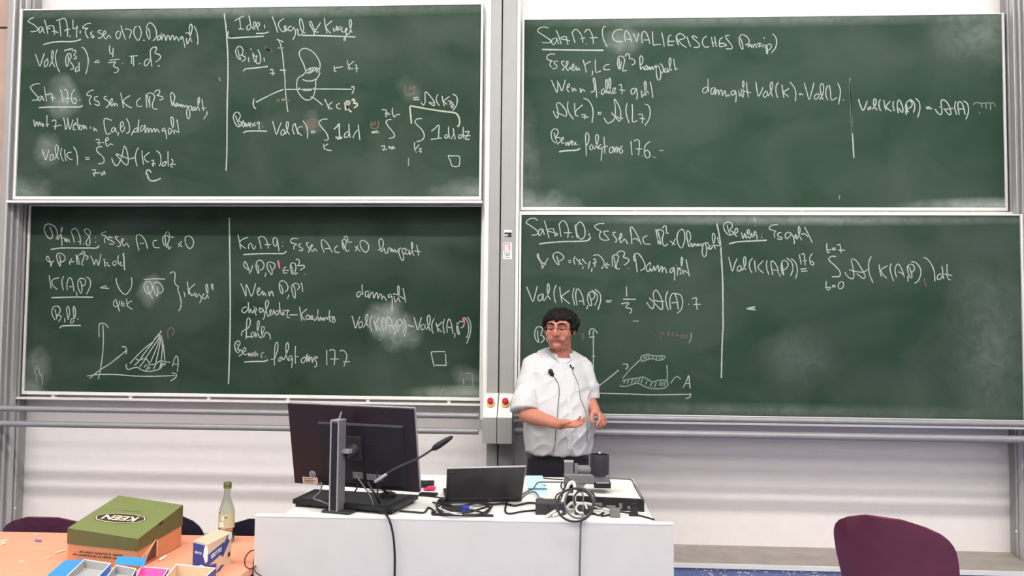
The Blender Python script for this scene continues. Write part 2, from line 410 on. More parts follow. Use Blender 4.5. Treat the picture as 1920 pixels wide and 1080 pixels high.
# ---------------------------------------------------------------- guide columns
def pr(bm, x0, x1, y0, y1, z0, z1): box(bm, (x0, y0, z0), (x1, y1, z1), .003)
t = thing('guide_column', (-.36, -.05, ZL), 'grey twin guide column between the left and right blackboards', 'column', 'guide columns of the blackboards')
ZT = 4.4
bm = B(); pr(bm, -.427, -.3635, -.2, YW-.002, ZL, ZT); obj('column_profile', bm, M['col'], t)
bm = B(); pr(bm, -.3565, -.2718, -.2, YW-.002, ZL, ZT); obj('column_profile', bm, M['col'], t)
bm = B(); box(bm, (-.3635, -.15, ZL), (-.3565, YW-.002, ZT)); obj('gap_seal', bm, M['dark'], t)
bm = B(); pr(bm, -.4560, -.427, -.185, YW-.002, ZL+.75, ZT); pr(bm, -.4775, -.456, -.10, YW-.03, ZL+.75, ZT); obj('side_channel', bm, M['frame'], t)
bm = B(); pr(bm, -.2718, -.2520, -.185, YW-.002, ZL+.75, ZT); obj('side_channel', bm, M['frame'], t)
def sticker(px0, py0, px1, py1, parts, label):
    a = at(px0, py0, -.2); b = at(px1, py1, -.2)
    bm = B()
    for k, (u0, v0, u1, v1, mi) in enumerate(parts):
        x0 = a.x+(b.x-a.x)*u0; x1 = a.x+(b.x-a.x)*u1; z0 = a.z+(b.z-a.z)*v0; z1 = a.z+(b.z-a.z)*v1
        box(bm, (min(x0, x1), -.2006-.0003*min(k, 1)-.0002*(k > 0)*k/10, min(z0, z1)), (max(x0, x1), -.1996, max(z0, z1)), mi=mi)
    o = obj('sticker', bm, [M['paper'], M['black'], M['sred'], M['grey']], t); o['label'] = label
sticker(945, 431, 959, 446, [(0, 0, 1, 1, 0), (0.04, .32, 1, .96, 1), (0, .58, .55, .68, 0), (.1, .74, .5, .8, 0)], 'small black and white sticker on the column')
sticker(943.5, 455, 959.5, 486, [(0, 0, 1, 1, 0), (.05, .03, .78, .5, 2), (.83, .03, .97, .5, 2), (.05, .03, .12, .5, 3), (.7, .03, .78, .5, 3), (.05, .03, .78, .07, 3), (.25, .2, .36, .42, 0), (.42, .28, .52, .46, 0), (.08, .56, .85, .60, 3), (.08, .67, .85, .71, 1), (.3, .75, .75, .80, 3), (.2, .87, .8, .92, 3)], 'faded red and white warning sticker on the column')

def post(sgn, x, label, wd=.095):
    """side post: a wide front profile and a ribbed inner cheek; sgn=+1 when the boards lie to its right"""
    t = thing('guide_column', (x-sgn*.1, -.05, ZL), label, 'column', 'guide columns of the blackboards')
    def q(bm, a, b, y0, y1, z0=ZL): pr(bm, min(x+sgn*a, x+sgn*b), max(x+sgn*a, x+sgn*b), y0, y1, z0, ZT)
    bm = B(); q(bm, -wd, 0, -.2, YW-.002); obj('column_profile', bm, M['col'], t)
    bm = B(); q(bm, -.004, .010, -.2015, -.188); q(bm, 0, .014, -.155, -.140, ZL+.0); q(bm, 0, .020, -.105, -.060); q(bm, 0, .012, -.03, -.012); obj('guide_rib', bm, M['alu'], t)
    bm = B(); q(bm, 0, .006, -.140, -.105); q(bm, 0, .006, -.012, .035); obj('guide_groove', bm, M['alud'], t)
    bm = B()
    for (yy, zz) in ((-.17, .45), (-.08, .52), (-.02, .48)):
        r = bmesh.ops.create_uvsphere(bm, u_segments=10, v_segments=6, radius=.009)
        for v in r['verts']: v.co += Vector((x+sgn*.012, yy, zz))
    obj('screw', bm, M['frame'], t, True)
    return t
post(1, -3.405, 'tall grey ribbed guide column at the left end of the boards', .036)
post(-1, 2.672, 'tall grey ribbed guide column at the right end of the boards')

# ---------------------------------------------------------------- rails
def rail(P, r, label, brk):
    a, b = P
    t = thing('guard_rail', ((a.x+b.x)/2, a.y, a.z), label, 'rail', 'grey guard rails below the boards')
    bm = B(); tube(bm, [a, b], r, 20, caps=False); obj('tube', bm, M['alud'], t, True, flat_angle=40)
    for x in brk:
        bm = B(); box(bm, (x-.012, a.y+r*.7, a.z-.012), (x+.012, YW-.14, a.z+.012)); obj('bracket', bm, M['alud'], t)
YR = -.265
z1, z2, z3 = at(300, 770.5, YR).z, at(300, 799, YR).z, at(1600, 819, YR).z
rail((Vector((-3.95, YR, z1)), Vector((-.469, YR, z1))), .0172, 'upper of two grey tube rails under the left boards', (-3.46,))
rail((Vector((-3.95, YR, z2)), Vector((-.469, YR, z2))), .0182, 'lower of two grey tube rails under the left boards', (-3.46,))
rail((Vector((-.262, YR, z1+.002)), Vector((3.1, YR, z1+.002))), .0172, 'upper of two grey tube rails under the right boards', (2.72,))
rail((Vector((-.262, YR, z3)), Vector((3.1, YR, z3))), .0215, 'lower of two grey tube rails under the right boards', (2.72,))

# ---------------------------------------------------------------- switch boxes with red buttons
def switch_box(px0, px1, label):
    yf, yb = -.41, -.2
    x0, x1 = at(px0, 808, yf).x, at(px1, 808, yf).x
    zb, zm, zt = at(930, 832, yf).z, at(930, 783, yf).z, at(935, 739, -.29).z
    t = thing('switch_box', ((x0+x1)/2, yb, zb), label, 'switch box', 'switch boxes on the middle column')
    bm = B(); hexa(bm, [(x0, yf, zb), (x1, yf, zb), (x1, yb, zb), (x0, yb, zb), (x0, yf, zm), (x1, yf, zm), (x1, yb, zm), (x0, yb, zm)])
    obj('housing', bm, M['col'], t)
    bm = B(); hexa(bm, [(x0, yf, zm), (x1, yf, zm), (x1, yb, zm), (x0, yb, zm), (x0+.002, -.29, zt), (x1-.002, -.29, zt), (x1-.002, yb, zt), (x0+.002, yb, zt)])
    obj('sloping_cover', bm, M['white'], t)
    c = Vector(((x0+x1)/2, (yf-.29)/2, (zm+zt)/2)); n = Vector((0, -(zt-zm), .12)).normalized()
    c = c+Vector((0, 0, .012))
    mt = frame_mtx(c, (1, 0, 0), n.cross(Vector((1, 0, 0))))
    bm = B(); lathe(bm, [(.024, -.002), (.024, .004), (.018, .006)], (0, 0, 0), 24, mt); ring = obj('button_collar', bm, M['yellow'], t, True, flat_angle=30)
    bm = B(); lathe(bm, [(.012, .004), (.012, .014), (.017, .016), (.018, .030), (.015, .035), (.006, .037)], (0, 0, 0), 24, mt); obj('emergency_button', bm, M['red'], t, True, flat_angle=40)
switch_box(904.5, 930.8, 'white and grey switch box with a red button, left of the pair on the column')
switch_box(932.2, 959.5, 'white and grey switch box with a red button, nearest the lecturer')
# ================================================================ LECTERN DESK
ZD = .92
t = thing('lectern_desk', (-.36, -1.5, 0), 'long white lectern desk with a light grey front panel below the clutter', 'desk')
bm = B(); box(bm, (-1.045, -1.945, ZD-.03), (.353, -1.045, ZD), .003); obj('desktop', bm, M['desk'], t)
bm = B(); hexa(bm, [(-1.1424, -1.985, .70), (.4207, -1.968, .695), (.4207, -1.943, .695), (-1.1424, -1.960, .70), (-1.1424, -1.985, ZD-.004), (.4207, -1.968, ZD-.004), (.4207, -1.943, ZD-.004), (-1.1424, -1.960, ZD-.004)])
fp = obj('front_panel', bm, M['deskp'], t)
bm = B(); hexa(bm, [(-1.1424, -1.986, ZD-.004), (.4207, -1.969, ZD-.004), (.4207, -1.940, ZD-.004), (-1.1424, -1.957, ZD-.004), (-1.1424, -1.986, ZD+.001), (.4207, -1.969, ZD+.001), (.4207, -1.940, ZD+.001), (-1.1424, -1.957, ZD+.001)])
obj('top_edge', bm, M['white'], fp)
bm = B(); hexa(bm, [(-1.1424, -1.985, .06), (-.652, -1.980, .06), (-.652, -1.955, .06), (-1.1424, -1.960, .06), (-1.1424, -1.985, .70), (-.652, -1.980, .70), (-.652, -1.955, .70), (-1.1424, -1.960, .70)])
obj('lower_panel', bm, M['deskp'], t)
bm = B(); box(bm, (-.650, -1.962, .06), (.4207, -1.935, .688), .002); box(bm, (-.650, -1.966, .688), (.4207, -1.93, .695)); obj('lower_panel', bm, M['deskp'], t)
for x in (-1.03, .31):
    bm = B(); box(bm, (x, -1.93, 0), (x+.03, -1.06, ZD-.03), .002); obj('side_panel', bm, M['deskp'], t)

# ---------------------------------------------------------------- monitor seen from behind
def rect(c, ps, tl, ro, w, h):
    c = Vector(c); X = Vector((math.cos(ps), math.sin(ps), 0)); N = Vector((-math.sin(ps), math.cos(ps), 0))
    Uz = math.cos(tl)*Vector((0, 0, 1))+math.sin(tl)*N
    X2 = math.cos(ro)*X+math.sin(ro)*Uz; U2 = -math.sin(ro)*X+math.cos(ro)*Uz
    return frame_mtx(c, X2, U2)            # local: x right, y up, z towards the viewer of the back
mc = rect((-.8225, -1.8025, 1.1554), -.2556, -.1955, 0, 1, 1)
mz = 1
t = thing('monitor', (-.85, -1.84, ZD+.045), 'large black computer monitor seen from behind on the white desk', 'monitor')
bm = B(); box(bm, (-.28, -.17, -.022), (.28, .17, -.004), .004, mc); obj('bezel', bm, M['lgrey'], t)
bm = B(); box(bm, (-.279, -.169, -.012), (.279, .168, .002), .003, mc); obj('back_cover', bm, M['maroonback'], t)
bm = B()
vs = []
hexa(bm, [mc @ Vector(p) for p in ((-.145, -.155, .001), (.235, -.155, .001), (.235, .10, .001), (-.145, .10, .001), (-.138, -.148, .012), (.228, -.148, .012), (.228, .093, .012), (-.138, .093, .012))])
hs = obj('electronics_housing', bm, M['black'], t)
bm = B()
for (a, b, c_, d_) in ((.0, -.125, .045, -.098), (.062, -.127, .130, -.103)): box(bm, (a, b, .011), (c_, d_, .015), .001, mc)
obj('port_cover', bm, M['grey'], hs)
bm = B()
for k in range(9): box(bm, (-.13+k*.03, .02, .0115), (-.112+k*.03, .024, .0125), 0, mc)
obj('vent', bm, M['dark'], hs)
bm = B(); lathe(bm, [(.0155, .0015), (.0155, .0032), (.0145, .0036)], (-.19, -.125, 0), 28, mc); bg = obj('badge', bm, M['lgrey'], t)
me = text_mesh('hp', .022, mc @ Matrix.Translation((-.19, -.1245, .0036)), .0004, .35); obj('badge_lettering', me, M['black2'], bg)
bm = B(); box(bm, (-.238, -.166, .0015), (-.168, -.138, .003), 0, mc); lb = obj('label', bm, M['label'], t)
bm = B()
for k in range(3): box(bm, (-.232, -.146-k*.007, .003), (-.19+.01*(k % 2), -.143-k*.007, .0033), 0, mc)
obj('label_print', bm, M['print'], lb)
# stand: upright column, tilt head, foot
pb = atz(637, 957, ZD); 
pc = Vector((-.853, -1.902, ZD)); pz0, pz1 = ZD+.004, 1.272
pm = frame_mtx(pc, (math.cos(-.2556), math.sin(-.2556), 0), (0, 0, 1))   # x right, y up, z to the viewer
pw_, pd_ = .0175, .028
lean = lambda z: Vector((-.004*(z-pz0)/.35, 0, 0))
def pbox(bm, x0, x1, d0, d1, y0, y1): return box(bm, (x0, y0, d0), (x1, y1, d1), .001, pm)
bm = B(); pbox(bm, -pw_, pw_, -pd_, pd_, .008, .352); cl = obj('stand_column', bm, M['grey'], t)
bm = B(); pbox(bm, -pw_+.005, pw_-.004, pd_-.001, pd_+.0012, .012, .344); obj('cable_channel', bm, M['black'], cl)
bm = B(); pbox(bm, -pw_-.001, -pw_+.005, pd_-.002, pd_+.003, .01, .353); pbox(bm, pw_-.004, pw_+.001, pd_-.002, pd_+.003, .01, .353); pbox(bm, -pw_-.001, pw_+.001, -pd_-.001, pd_+.003, .350, .355); obj('silver_edge', bm, M['lgrey'], cl)
bm = B(); tube(bm, [pm @ Vector((.003, .354, 0)), pm @ Vector((.006, .367, 0)), pm @ Vector((.011, .382, 0))], [.004, .0035, .003], 10); obj('cable_clip', bm, M['lgrey'], cl)
bm = B(); tube(bm, [pm @ Vector((.01, .20, -pd_)), mc @ Vector((.02, -.0, .012))], .022, 14, caps=False); box(bm, (-.03, -.05, .010), (.05, .05, .020), .002, mc); obj('tilt_head', bm, M['black2'], t)
bm = B(); pbox(bm, .016, .045, -.03, -.0, .225, .240); obj('clamp', bm, M['lgrey'], t)
bm = B(); box(bm, (-.05, .0005, -.030), (.07, .010, .031), .003, pm); obj('foot', bm, M['black2'], t)

# ---------------------------------------------------------------- pen tablet under the monitor
def fromz(L, z): return [atz(x, y, z) for x, y in L]
top = fromz([(549, 936), (735, 952), (784, 928), (590, 917)], .950)
t = thing('graphics_tablet', (-.85, -1.8, ZD), 'black slab-like pen tablet lying under the monitor on short feet', 'tablet')
bm = B(); P = top; hexa(bm, [p-Vector((0, 0, .017)) for p in P]+P); obj('body', bm, M['black'], t)
bm = B(); q = [P[0].lerp(P[2], .06), P[1].lerp(P[3], .06), P[2].lerp(P[0], .06), P[3].lerp(P[1], .06)]
slab(bm, [p+Vector((0, 0, .0003)) for p in q], (0, 0, 1), .0012); obj('screen', bm, M['black2'], t)
for (u, v) in ((.02, .02), (.86, .02), (.05, .85), (.86, .85)):
    c = P[0].lerp(P[1], u).lerp(P[3].lerp(P[2], u), v)
    bm = B(); box(bm, (c.x, c.y+.003, ZD), (c.x+.055, c.y+.05, c.z-.016), .002); obj('foot', bm, M['black'], t)
bm = B(); a, b = P[0].lerp(P[1], .15), P[0].lerp(P[1], .84)
hexa(bm, [Vector((a.x, a.y+.03, ZD)), Vector((b.x, b.y+.03, ZD)), Vector((b.x, b.y+.06, ZD)), Vector((a.x, a.y+.06, ZD)), Vector((a.x, a.y+.03, ZD+.010)), Vector((b.x, b.y+.03, ZD+.010)), Vector((b.x, b.y+.06, ZD+.010)), Vector((a.x, a.y+.06, ZD+.010))])
obj('crossbar', bm, M['black2'], t)
c = atz(715, 919, ZD)
bm = B(); box(bm, (c.x-.05, c.y-.03, ZD), (c.x+.05, c.y+.03, ZD+.014), .004); k = obj('remote_control', bm, M['lgrey']); prop(k, 'small grey remote control lying on the desk behind the tablet', 'remote control')

# ---------------------------------------------------------------- laptop seen from behind
lc = rect((-.2974, -1.726, 1.0081), .1901, -.6931, .0202, 1, 1)
w2, h2 = .156, .095
hinge = lc @ Vector((0, -h2, 0))
t = thing('laptop', (hinge.x, hinge.y, ZD), 'black laptop with its lid leaning back towards the seats', 'laptop')
bm = B(); box(bm, (-w2, -h2, -.006), (w2, h2, 0), .002, lc); ld = obj('lid', bm, M['black2'], t)
bm = B(); box(bm, (-w2-.001, h2-.002, -.0065), (w2+.001, h2+.0012, .0005), 0, lc); box(bm, (w2-.002, -h2, -.0065), (w2+.001, h2, -.0005), 0, lc); obj('lid_edge', bm, M['lgrey'], ld)
bm = B(); box(bm, (-w2+.010, h2-.022, 0), (-w2+.020, h2-.018, .0004), 0, lc); obj('maker_mark', bm, M['grey'], ld)
bm = B(); box(bm, (-w2+.006, -h2+.006, -.0072), (w2-.006, h2-.006, -.006), 0, lc); obj('screen', bm, M['black'], ld)
X = Vector((math.cos(.1901), math.sin(.1901), 0)); Yv = Vector((-X.y, X.x, 0))
bmx = frame_mtx((hinge.x, hinge.y, ZD+.004), X, Yv)
bm = B(); box(bm, (-w2, 0, 0), (w2, .215, .017), .003, bmx); bs = obj('base', bm, M['black'], t)
bm = B()
for r_ in range(5):
    for k in range(13): box(bm, (-w2+.022+k*.021, .06+r_*.022-.02, .017), (-w2+.039+k*.021, .078+r_*.022-.02, .0185), 0, bmx)
obj('keyboard', bm, M['black2'], bs)
bm = B(); tube(bm, [bmx @ Vector((-w2+.02, 0, .014)), bmx @ Vector((w2-.02, 0, .014))], .006, 10); obj('hinge', bm, M['black2'], t)
bm = B(); box(bm, (.02, -.002, .004), (.032, .002, .014), 0, bmx); obj('port', bm, M['red'], bs)

# ---------------------------------------------------------------- document camera
t = thing('document_camera', (.2, -1.6, ZD), 'grey document camera with a drum-shaped head over a white plate on the desk', 'camera')
fl, fr = atz(1052, 952, ZD), atz(1208, 960, ZD); hb = .052
br = atz(1185, 897, ZD+hb); bl = atz(1062, 897, ZD+hb)
F = [Vector((fl.x, fl.y, ZD)), Vector((fr.x, fr.y, ZD)), Vector((br.x, br.y, ZD)), Vector((bl.x, bl.y, ZD))]
bm = B(); hexa(bm, F+[p+Vector((0, 0, hb-.003)) for p in F]); bs = obj('base', bm, M['black'], t)
tp = [p+Vector((0, 0, hb-.003)) for p in F]; cen = sum(tp, Vector())/4
bm = B(); slab(bm, [cen+(p-cen)*.965 for p in tp], (0, 0, 1), .003); obj('working_plate', bm, M['white'], t)
bm = B()
for k, (u, v, hh) in enumerate(((.38, .50, .020), (.55, .66, .012), (.70, .74, .022), (.80, .93, .012))):
    a, b = F[0].lerp(F[1], u), F[0].lerp(F[1], v)
    hexa(bm, [a+Vector((0, -.002, .008)), b+Vector((0, -.002, .008)), b+Vector((0, .002, .008)), a+Vector((0, .002, .008)), a+Vector((0, -.002, .008+hh)), b+Vector((0, -.002, .008+hh)), b+Vector((0, .002, .008+hh)), a+Vector((0, .002, .008+hh))])
obj('socket', bm, M['grey'], bs)
YB = -1.70
def pxbox(bm, x0, y0, x1, y1, Y, depth, bev=.004, mi=0):
    a, b = at(x0, y1, Y), at(x1, y0, Y); return box(bm, (a.x, Y, a.z), (b.x, Y+depth, b.z), bev, mi=mi)
bm = B(); pxbox(bm, 1057, 908, 1080, 962, YB, .06)
for v in bm.verts: v.co.z = max(v.co.z, ZD+.0525)
obj('pillar', bm, M['black2'], t)
bm = B()
a = at(1057, 891, YB); b = at(1144, 891, YB); zlo = at(1060, 907, YB).z; zl2 = at(1060, 914, YB).z
hexa(bm, [(a.x, YB, zl2), (at(1092, 900, YB).x, YB, zl2), (at(1092, 900, YB).x, YB+.07, zl2), (a.x, YB+.07, zl2), (a.x, YB, zlo), (at(1099, 900, YB).x, YB, zlo), (at(1099, 900, YB).x, YB+.07, zlo), (a.x, YB+.07, zlo)])
pxbox(bm, 1057, 890.5, 1144, 907.3, YB, .075, .006); obj('arm', bm, M['grey'], t)
bm = B(); pxbox(bm, 1114, 905, 1145.5, 915.5, YB-.006, .085, .002); hd = obj('lamp_unit', bm, M['black'], t)
bm = B(); pxbox(bm, 1118, 904.8, 1142, 906.5, YB-.008, .01, 0); obj('maker_mark', bm, M['lgrey'], hd)
bm = B(); pxbox(bm, 1058, 868, 1075, 893, YB+.005, .05, .002); a = at(1058, 868, YB); b = at(1075, 868, YB); bl_ = obj('joint_block', bm, M['grey'], t)
bm = B(); box(bm, (a.x-.001, YB+.004, a.z), (b.x+.001, YB+.056, a.z+.004)); obj('joint_cap', bm, M['lgrey'], bl_)
bm = B(); a = at(1078, 881, YB+.03); b = at(1112, 881, YB+.03); tube(bm, [a, b], .0195, 20, caps=False); pxbox(bm, 1077, 872, 1084, 891, YB+.005, .05, .002); obj('head_arm', bm, M['grey'], t, True, flat_angle=35)
c0 = at(1124, 852, YB+.03); c1 = at(1124, 891, YB+.03); R_ = .0395
bm = B(); lathe(bm, [(R_*.94, c1.z), (R_, c1.z+.004), (R_, c0.z-.002), (R_*.985, c0.z), (R_*.9, c0.z), (R_*.88, c0.z-.022), (.012, c0.z-.024), (.010, c0.z-.023)], (c0.x, YB+.03, 0), 36); dh = obj('drum_head', bm, M['black2'], t, True, flat_angle=35)
bm = B(); ell(bm, (c0.x+.002, YB+.055, c0.z+.002), (.005, .005, .004), None, 12); obj('indicator', bm, M['white'], dh)

# ---------------------------------------------------------------- gooseneck microphone
YM = -1.93
hd0, hd1 = at(811, 842.5, YM), at(846, 820, YM)
base = atz(708, 930, .952)
t = thing('gooseneck_microphone', (base.x, base.y, .9515), 'black gooseneck microphone rising in front of the monitor towards the right', 'microphone')
bm = B(); tube(bm, [hd0, hd0.lerp(hd1, .12), hd0.lerp(hd1, .35), hd0.lerp(hd1, .75), hd1], [.006, .0115, .0125, .0105, .007], 14); obj('windscreen', bm, M['black'], t, True)
nk = catmull([at(709, 899, YM+.0), at(742, 878, YM), at(782, 860.5, YM), hd0], 6)
bm = B(); tube(bm, nk, .0042, 10); obj('gooseneck', bm, M['black2'], t, True)
b0 = Vector((nk[0].x, nk[0].y, nk[0].z))
bm = B(); tube(bm, [b0+Vector((-.01, 0, -.008)), b0+Vector((.03, 0, .019))], .0062, 12); obj('collar', bm, M['lgrey'], t, True)
bm = B(); tube(bm, [b0, Vector((b0.x, b0.y+.01, b0.z-.025)), Vector((b0.x, base.y-.005, .965))], .005, 10); lathe(bm, [(.032, .9515), (.032, .962), (.022, .968), (.008, .970)], (b0.x, base.y, 0), 24); obj('foot', bm, M['black'], t, True, flat_angle=40)

# ---------------------------------------------------------------- small things on the desk
def deskbox(name, label, cat, px0, px1, py, h, depth, m, bev=.003, z=ZD, rz=0):
    a, b = atz(px0, py, z), atz(px1, py, z); c = (a+b)/2
    mt = Matrix.Translation((c.x, c.y, z)) @ Matrix.Rotation(rz, 4, 'Z'); wd = (b-a).length/2
    bm = B(); box(bm, (-wd, 0, 0), (wd, depth, h), bev, mt); o = obj(name, bm, m, origin=(c.x, c.y, z)); return prop(o, label, cat)
deskbox('box', 'flat black box on the desk right of the monitor', 'box', 786, 813, 915, .022, .07, M['black'], rz=.1)
c = atz(796, 906, ZD)
bm = B(); ell(bm, (c.x, c.y+.02, ZD+.006), (.036, .05, .024), None, 20); o = obj('computer_mouse', bm, M['paper'], None, True, origin=(c.x, c.y, ZD)); prop(o, 'white rounded computer mouse just right of the monitor edge', 'mouse')
for v in o.data.vertices:
    if v.co.z < 0: v.co.z = 0
bm = B(); c = atz(808, 920, ZD); ell(bm, (c.x, c.y, ZD+.012), (.022, .018, .010), Matrix.Translation((0, 0, 0)), 16); ell(bm, (c.x-.02, c.y-.006, ZD+.007), (.014, .010, .006), None, 12)
o = obj('whiteboard_magnet', bm, M['magenta'], None, True, origin=(c.x, c.y, ZD)); prop(o, 'small pink rounded object lying beside the black box on the desk', 'magnet')
deskbox('pen_case', 'flat black case lying between monitor and laptop', 'case', 784, 818, 930, .010, .035, M['black'], rz=-.15)
def sheet(name, label, cat, L, m, z=ZD, th=.0012):
    P = [atz(x, y, z) for x, y in L]; c = sum(P, Vector())/len(P)
    bm = B(); slab(bm, P, (0, 0, 1), th); return prop(obj(name, bm, m, origin=(c.x, c.y, z)), label, cat)
bp = thing('booklet', atz(1005, 903, ZD), 'pale blue booklet lying right of the laptop on the desk', 'booklet')
P = [atz(x, y, ZD) for x, y in ((991, 918), (1024, 918), (1017, 894), (985, 894))]
bm = B(); slab(bm, P, (0, 0, 1), .006); obj('cover', bm, M['bluepaper'], bp)
bm = B(); tube(bm, [P[0]+Vector((0, -.001, .004)), P[1]+Vector((0, -.001, .004))], .0035, 8); obj('spine', bm, mat('teal_spine', (66, 128, 152), .5), bp)
bm = B(); q = atz(1014, 910, ZD+.006)
for (dx, dy, s) in ((0, 0, .008), (.012, .002, .012), (.012, -.014, .01), (-.012, .0, .004)): box(bm, (q.x+dx, q.y+dy, ZD+.006), (q.x+dx+s, q.y+dy+.010, ZD+.0066))
obj('print', bm, M['black2'], bp)
sheet('paper_sheet', 'second pale blue sheet in front of the booklet on the desk', 'paper', [(1000, 928), (1026, 928), (1024, 919.5), (994, 919.5)], M['bluepaper'])
sheet('paper_sheet', 'white sheet of paper lying behind the pen tablet under the monitor', 'paper', [(600, 921), (690, 924), (690, 909), (610, 905)], M['paper'])
# power supplies and adapters
o = deskbox('power_adapter', 'larger black power brick among cables, left of the coiled leads', 'power adapter', 1004, 1060, 966, .045, .09, M['black2'], rz=.02)
deskbox('power_adapter', 'small grey adapter block in front of the document camera', 'power adapter', 1144, 1163, 971, .032, .035, M['grey'])
deskbox('power_adapter', 'small black adapter at the left rear corner of the laptop', 'power adapter', 822, 836, 946, .022, .04, M['black'])
deskbox('power_strip', 'thin black strip lying along the desk front edge before the laptop', 'power strip', 810, 925, 968.5, .008, .014, M['black'], .001)
deskbox('docking_station', 'flat black docking unit under the cables in front of the laptop', 'docking station', 826, 875, 960, .018, .04, M['black2'])
deskbox('hub', 'small dark hub beneath the coiled leads beside the document camera pillar', 'hub', 1078, 1112, 966, .026, .05, M['black2'])
deskbox('cable_connector', 'black connector box at the left end of the cable tangle', 'connector', 808, 816, 966, .016, .02, M['black'])
deskbox('cable_connector', 'bright blue plug in the cable tangle before the laptop', 'connector', 865, 879, 962, .026, .02, M['usb'])

# ---------------------------------------------------------------- cables
def cable(label, pts, r, m, n=6, name='cable'):
    """points (px, py, lift over the desk) or (px, py, 'Y', depth)"""
    P = []
    for p in pts:
        P.append(at(p[0], p[1], p[3]) if len(p) == 4 else atz(p[0], p[1], ZD+p[2]+r))
    P = catmull(P, n)
    for p in P:
        if -1.94 < p.y < -1.05 and p.z < ZD+r: p.z = ZD+r
    bm = B(); tube(bm, P, r, 8); o = obj(name, bm, m, None, True, origin=P[0]); return prop(o, label, 'cable')
cable('black cable hanging over the desk front below the monitor', [(690, 905, 'Y', -1.915), (702, 925, 'Y', -1.93), (716, 950, .010), (722, 961, .010), (729, 973, 'Y', -1.998), (734, 988, 'Y', -2.0), (738, 1010, 'Y', -2.003), (740, 1040, 'Y', -2.003), (740, 1072, 'Y', -2.003), (739, 1140, 'Y', -2.003)], .0042, M['cable'])
cable('thin black cable hanging over the desk front at the document camera', [(1063, 893, 'Y', -1.712), (1073, 900, 'Y', -1.725), (1087, 912, 'Y', -1.76), (1093, 930, 'Y', -1.80), (1093, 950, 'Y', -1.86), (1092, 968, .012), (1091, 974, .010), (1089, 984, 'Y', -1.988), (1088, 1020, 'Y', -1.99), (1087, 1060, 'Y', -1.99), (1086, 1140, 'Y', -1.99)], .0035, M['cableg'])
cable('thin grey cable falling from the monitor to the desk edge', [(668, 892, 'Y', -1.89), (680, 909, 'Y', -1.90), (692, 926, 'Y', -1.915), (699, 942, 'Y', -1.925), (701, 958, .0)], .003, M['cableg'])
cable('black cable looping down from the left half of the monitor', [(596, 909, 'Y', -1.86), (603, 906, 'Y', -1.87), (600, 922, 'Y', -1.89), (588, 934, 'Y', -1.91), (603, 940, 'Y', -1.915), (618, 947, 'Y', -1.92), (625, 958, .0), (640, 961, .0)], .003, M['cableg'])
cable('black cable hanging at the right half of the monitor', [(707, 885, 'Y', -1.875), (708, 905, 'Y', -1.875), (708, 926, 'Y', -1.875)], .003, M['cable'])
cable('black cable slanting behind the microphone foot', [(672, 908, 'Y', -1.86), (668, 918, 'Y', -1.865), (663, 924, 'Y', -1.87)], .003, M['cable'])
cable('black cable running along the desk between monitor and laptop', [(750, 958, .0), (775, 960, .0), (795, 961, .0), (803, 952, .0), (812, 956, .0)], .004, M['cable'])
cable('black cable entering behind the laptop at its left', [(783, 929, .0), (800, 930, .0), (818, 932, .0), (828, 934, .0), (842, 938, .0)], .003, M['cable'])
cable('black cable wound in a flat coil before the laptop', [(822, 938, .0), (819, 950, .004), (830, 962, .006), (860, 966, .006), (900, 964, .006), (918, 952, .008), (900, 944, .01), (860, 942, .012), (828, 946, .012), (820, 956, .010), (840, 964, .012), (880, 960, .014), (914, 950, .012)], .004, M['cable'])
cable('second black cable twisted through the coil before the laptop', [(836, 941, .0), (850, 950, .012), (872, 948, .014), (900, 942, .012), (925, 946, .0), (945, 944, .0), (965, 948, .0), (990, 943, .0), (1008, 944, .0), (1028, 940, .01)], .0045, M['cable'])
cable('third black cable lying across the coil before the laptop', [(812, 942, .0), (836, 946, .02), (866, 953, .02), (890, 957, .016), (912, 962, .0), (921, 951, .0), (924, 946, .0)], .0035, M['cable'])
cable('white cable woven through the coil before the laptop', [(822, 952, .018), (836, 958, .020), (856, 964, .018), (880, 963, .0), (898, 958, .0)], .003, M['cablew'])
cable('black cable bent in a wide bow towards the power brick', [(952, 936, .0), (948, 950, .0), (948, 960, .0), (957, 963, .0), (980, 959, .0), (1004, 957, .0)], .0038, M['cable'])
cable('grey cable curving from the laptop to the document camera arm', [(978, 934, .0), (988, 926, .0), (1001, 922, .01), (1008, 928, .01), (1012, 934, .0), (1030, 938, .0), (1044, 942, .0), (1050, 950, .0)], .0035, M['cableg'])
cable('grey cable rising from the laptop past the blue booklet to the pillar', [(977, 928, .0), (990, 921, .0), (1000, 916, .02), (1007, 906, .03), (1017, 904, .03), (1045, 904, .03), (1056, 904, .03)], .0035, M['cableg'])
cable('thin black cable running behind the blue booklet', [(1016, 896, .0), (1035, 898, .0), (1055, 899, .0)], .003, M['cable'])
cable('thin black cable hanging beside the document camera pillar', [(1054, 904, 'Y', -1.70), (1052, 912, 'Y', -1.70), (1056, 921, 'Y', -1.71), (1045, 927, 'Y', -1.72), (1041, 935, 'Y', -1.72), (1042, 941, .0)], .003, M['cable'])
cable('thick black cable sweeping left in front of the pillar', [(1062, 933, .03), (1048, 937, .03), (1032, 944, .03), (1020, 952, .05)], .004, M['cable'])
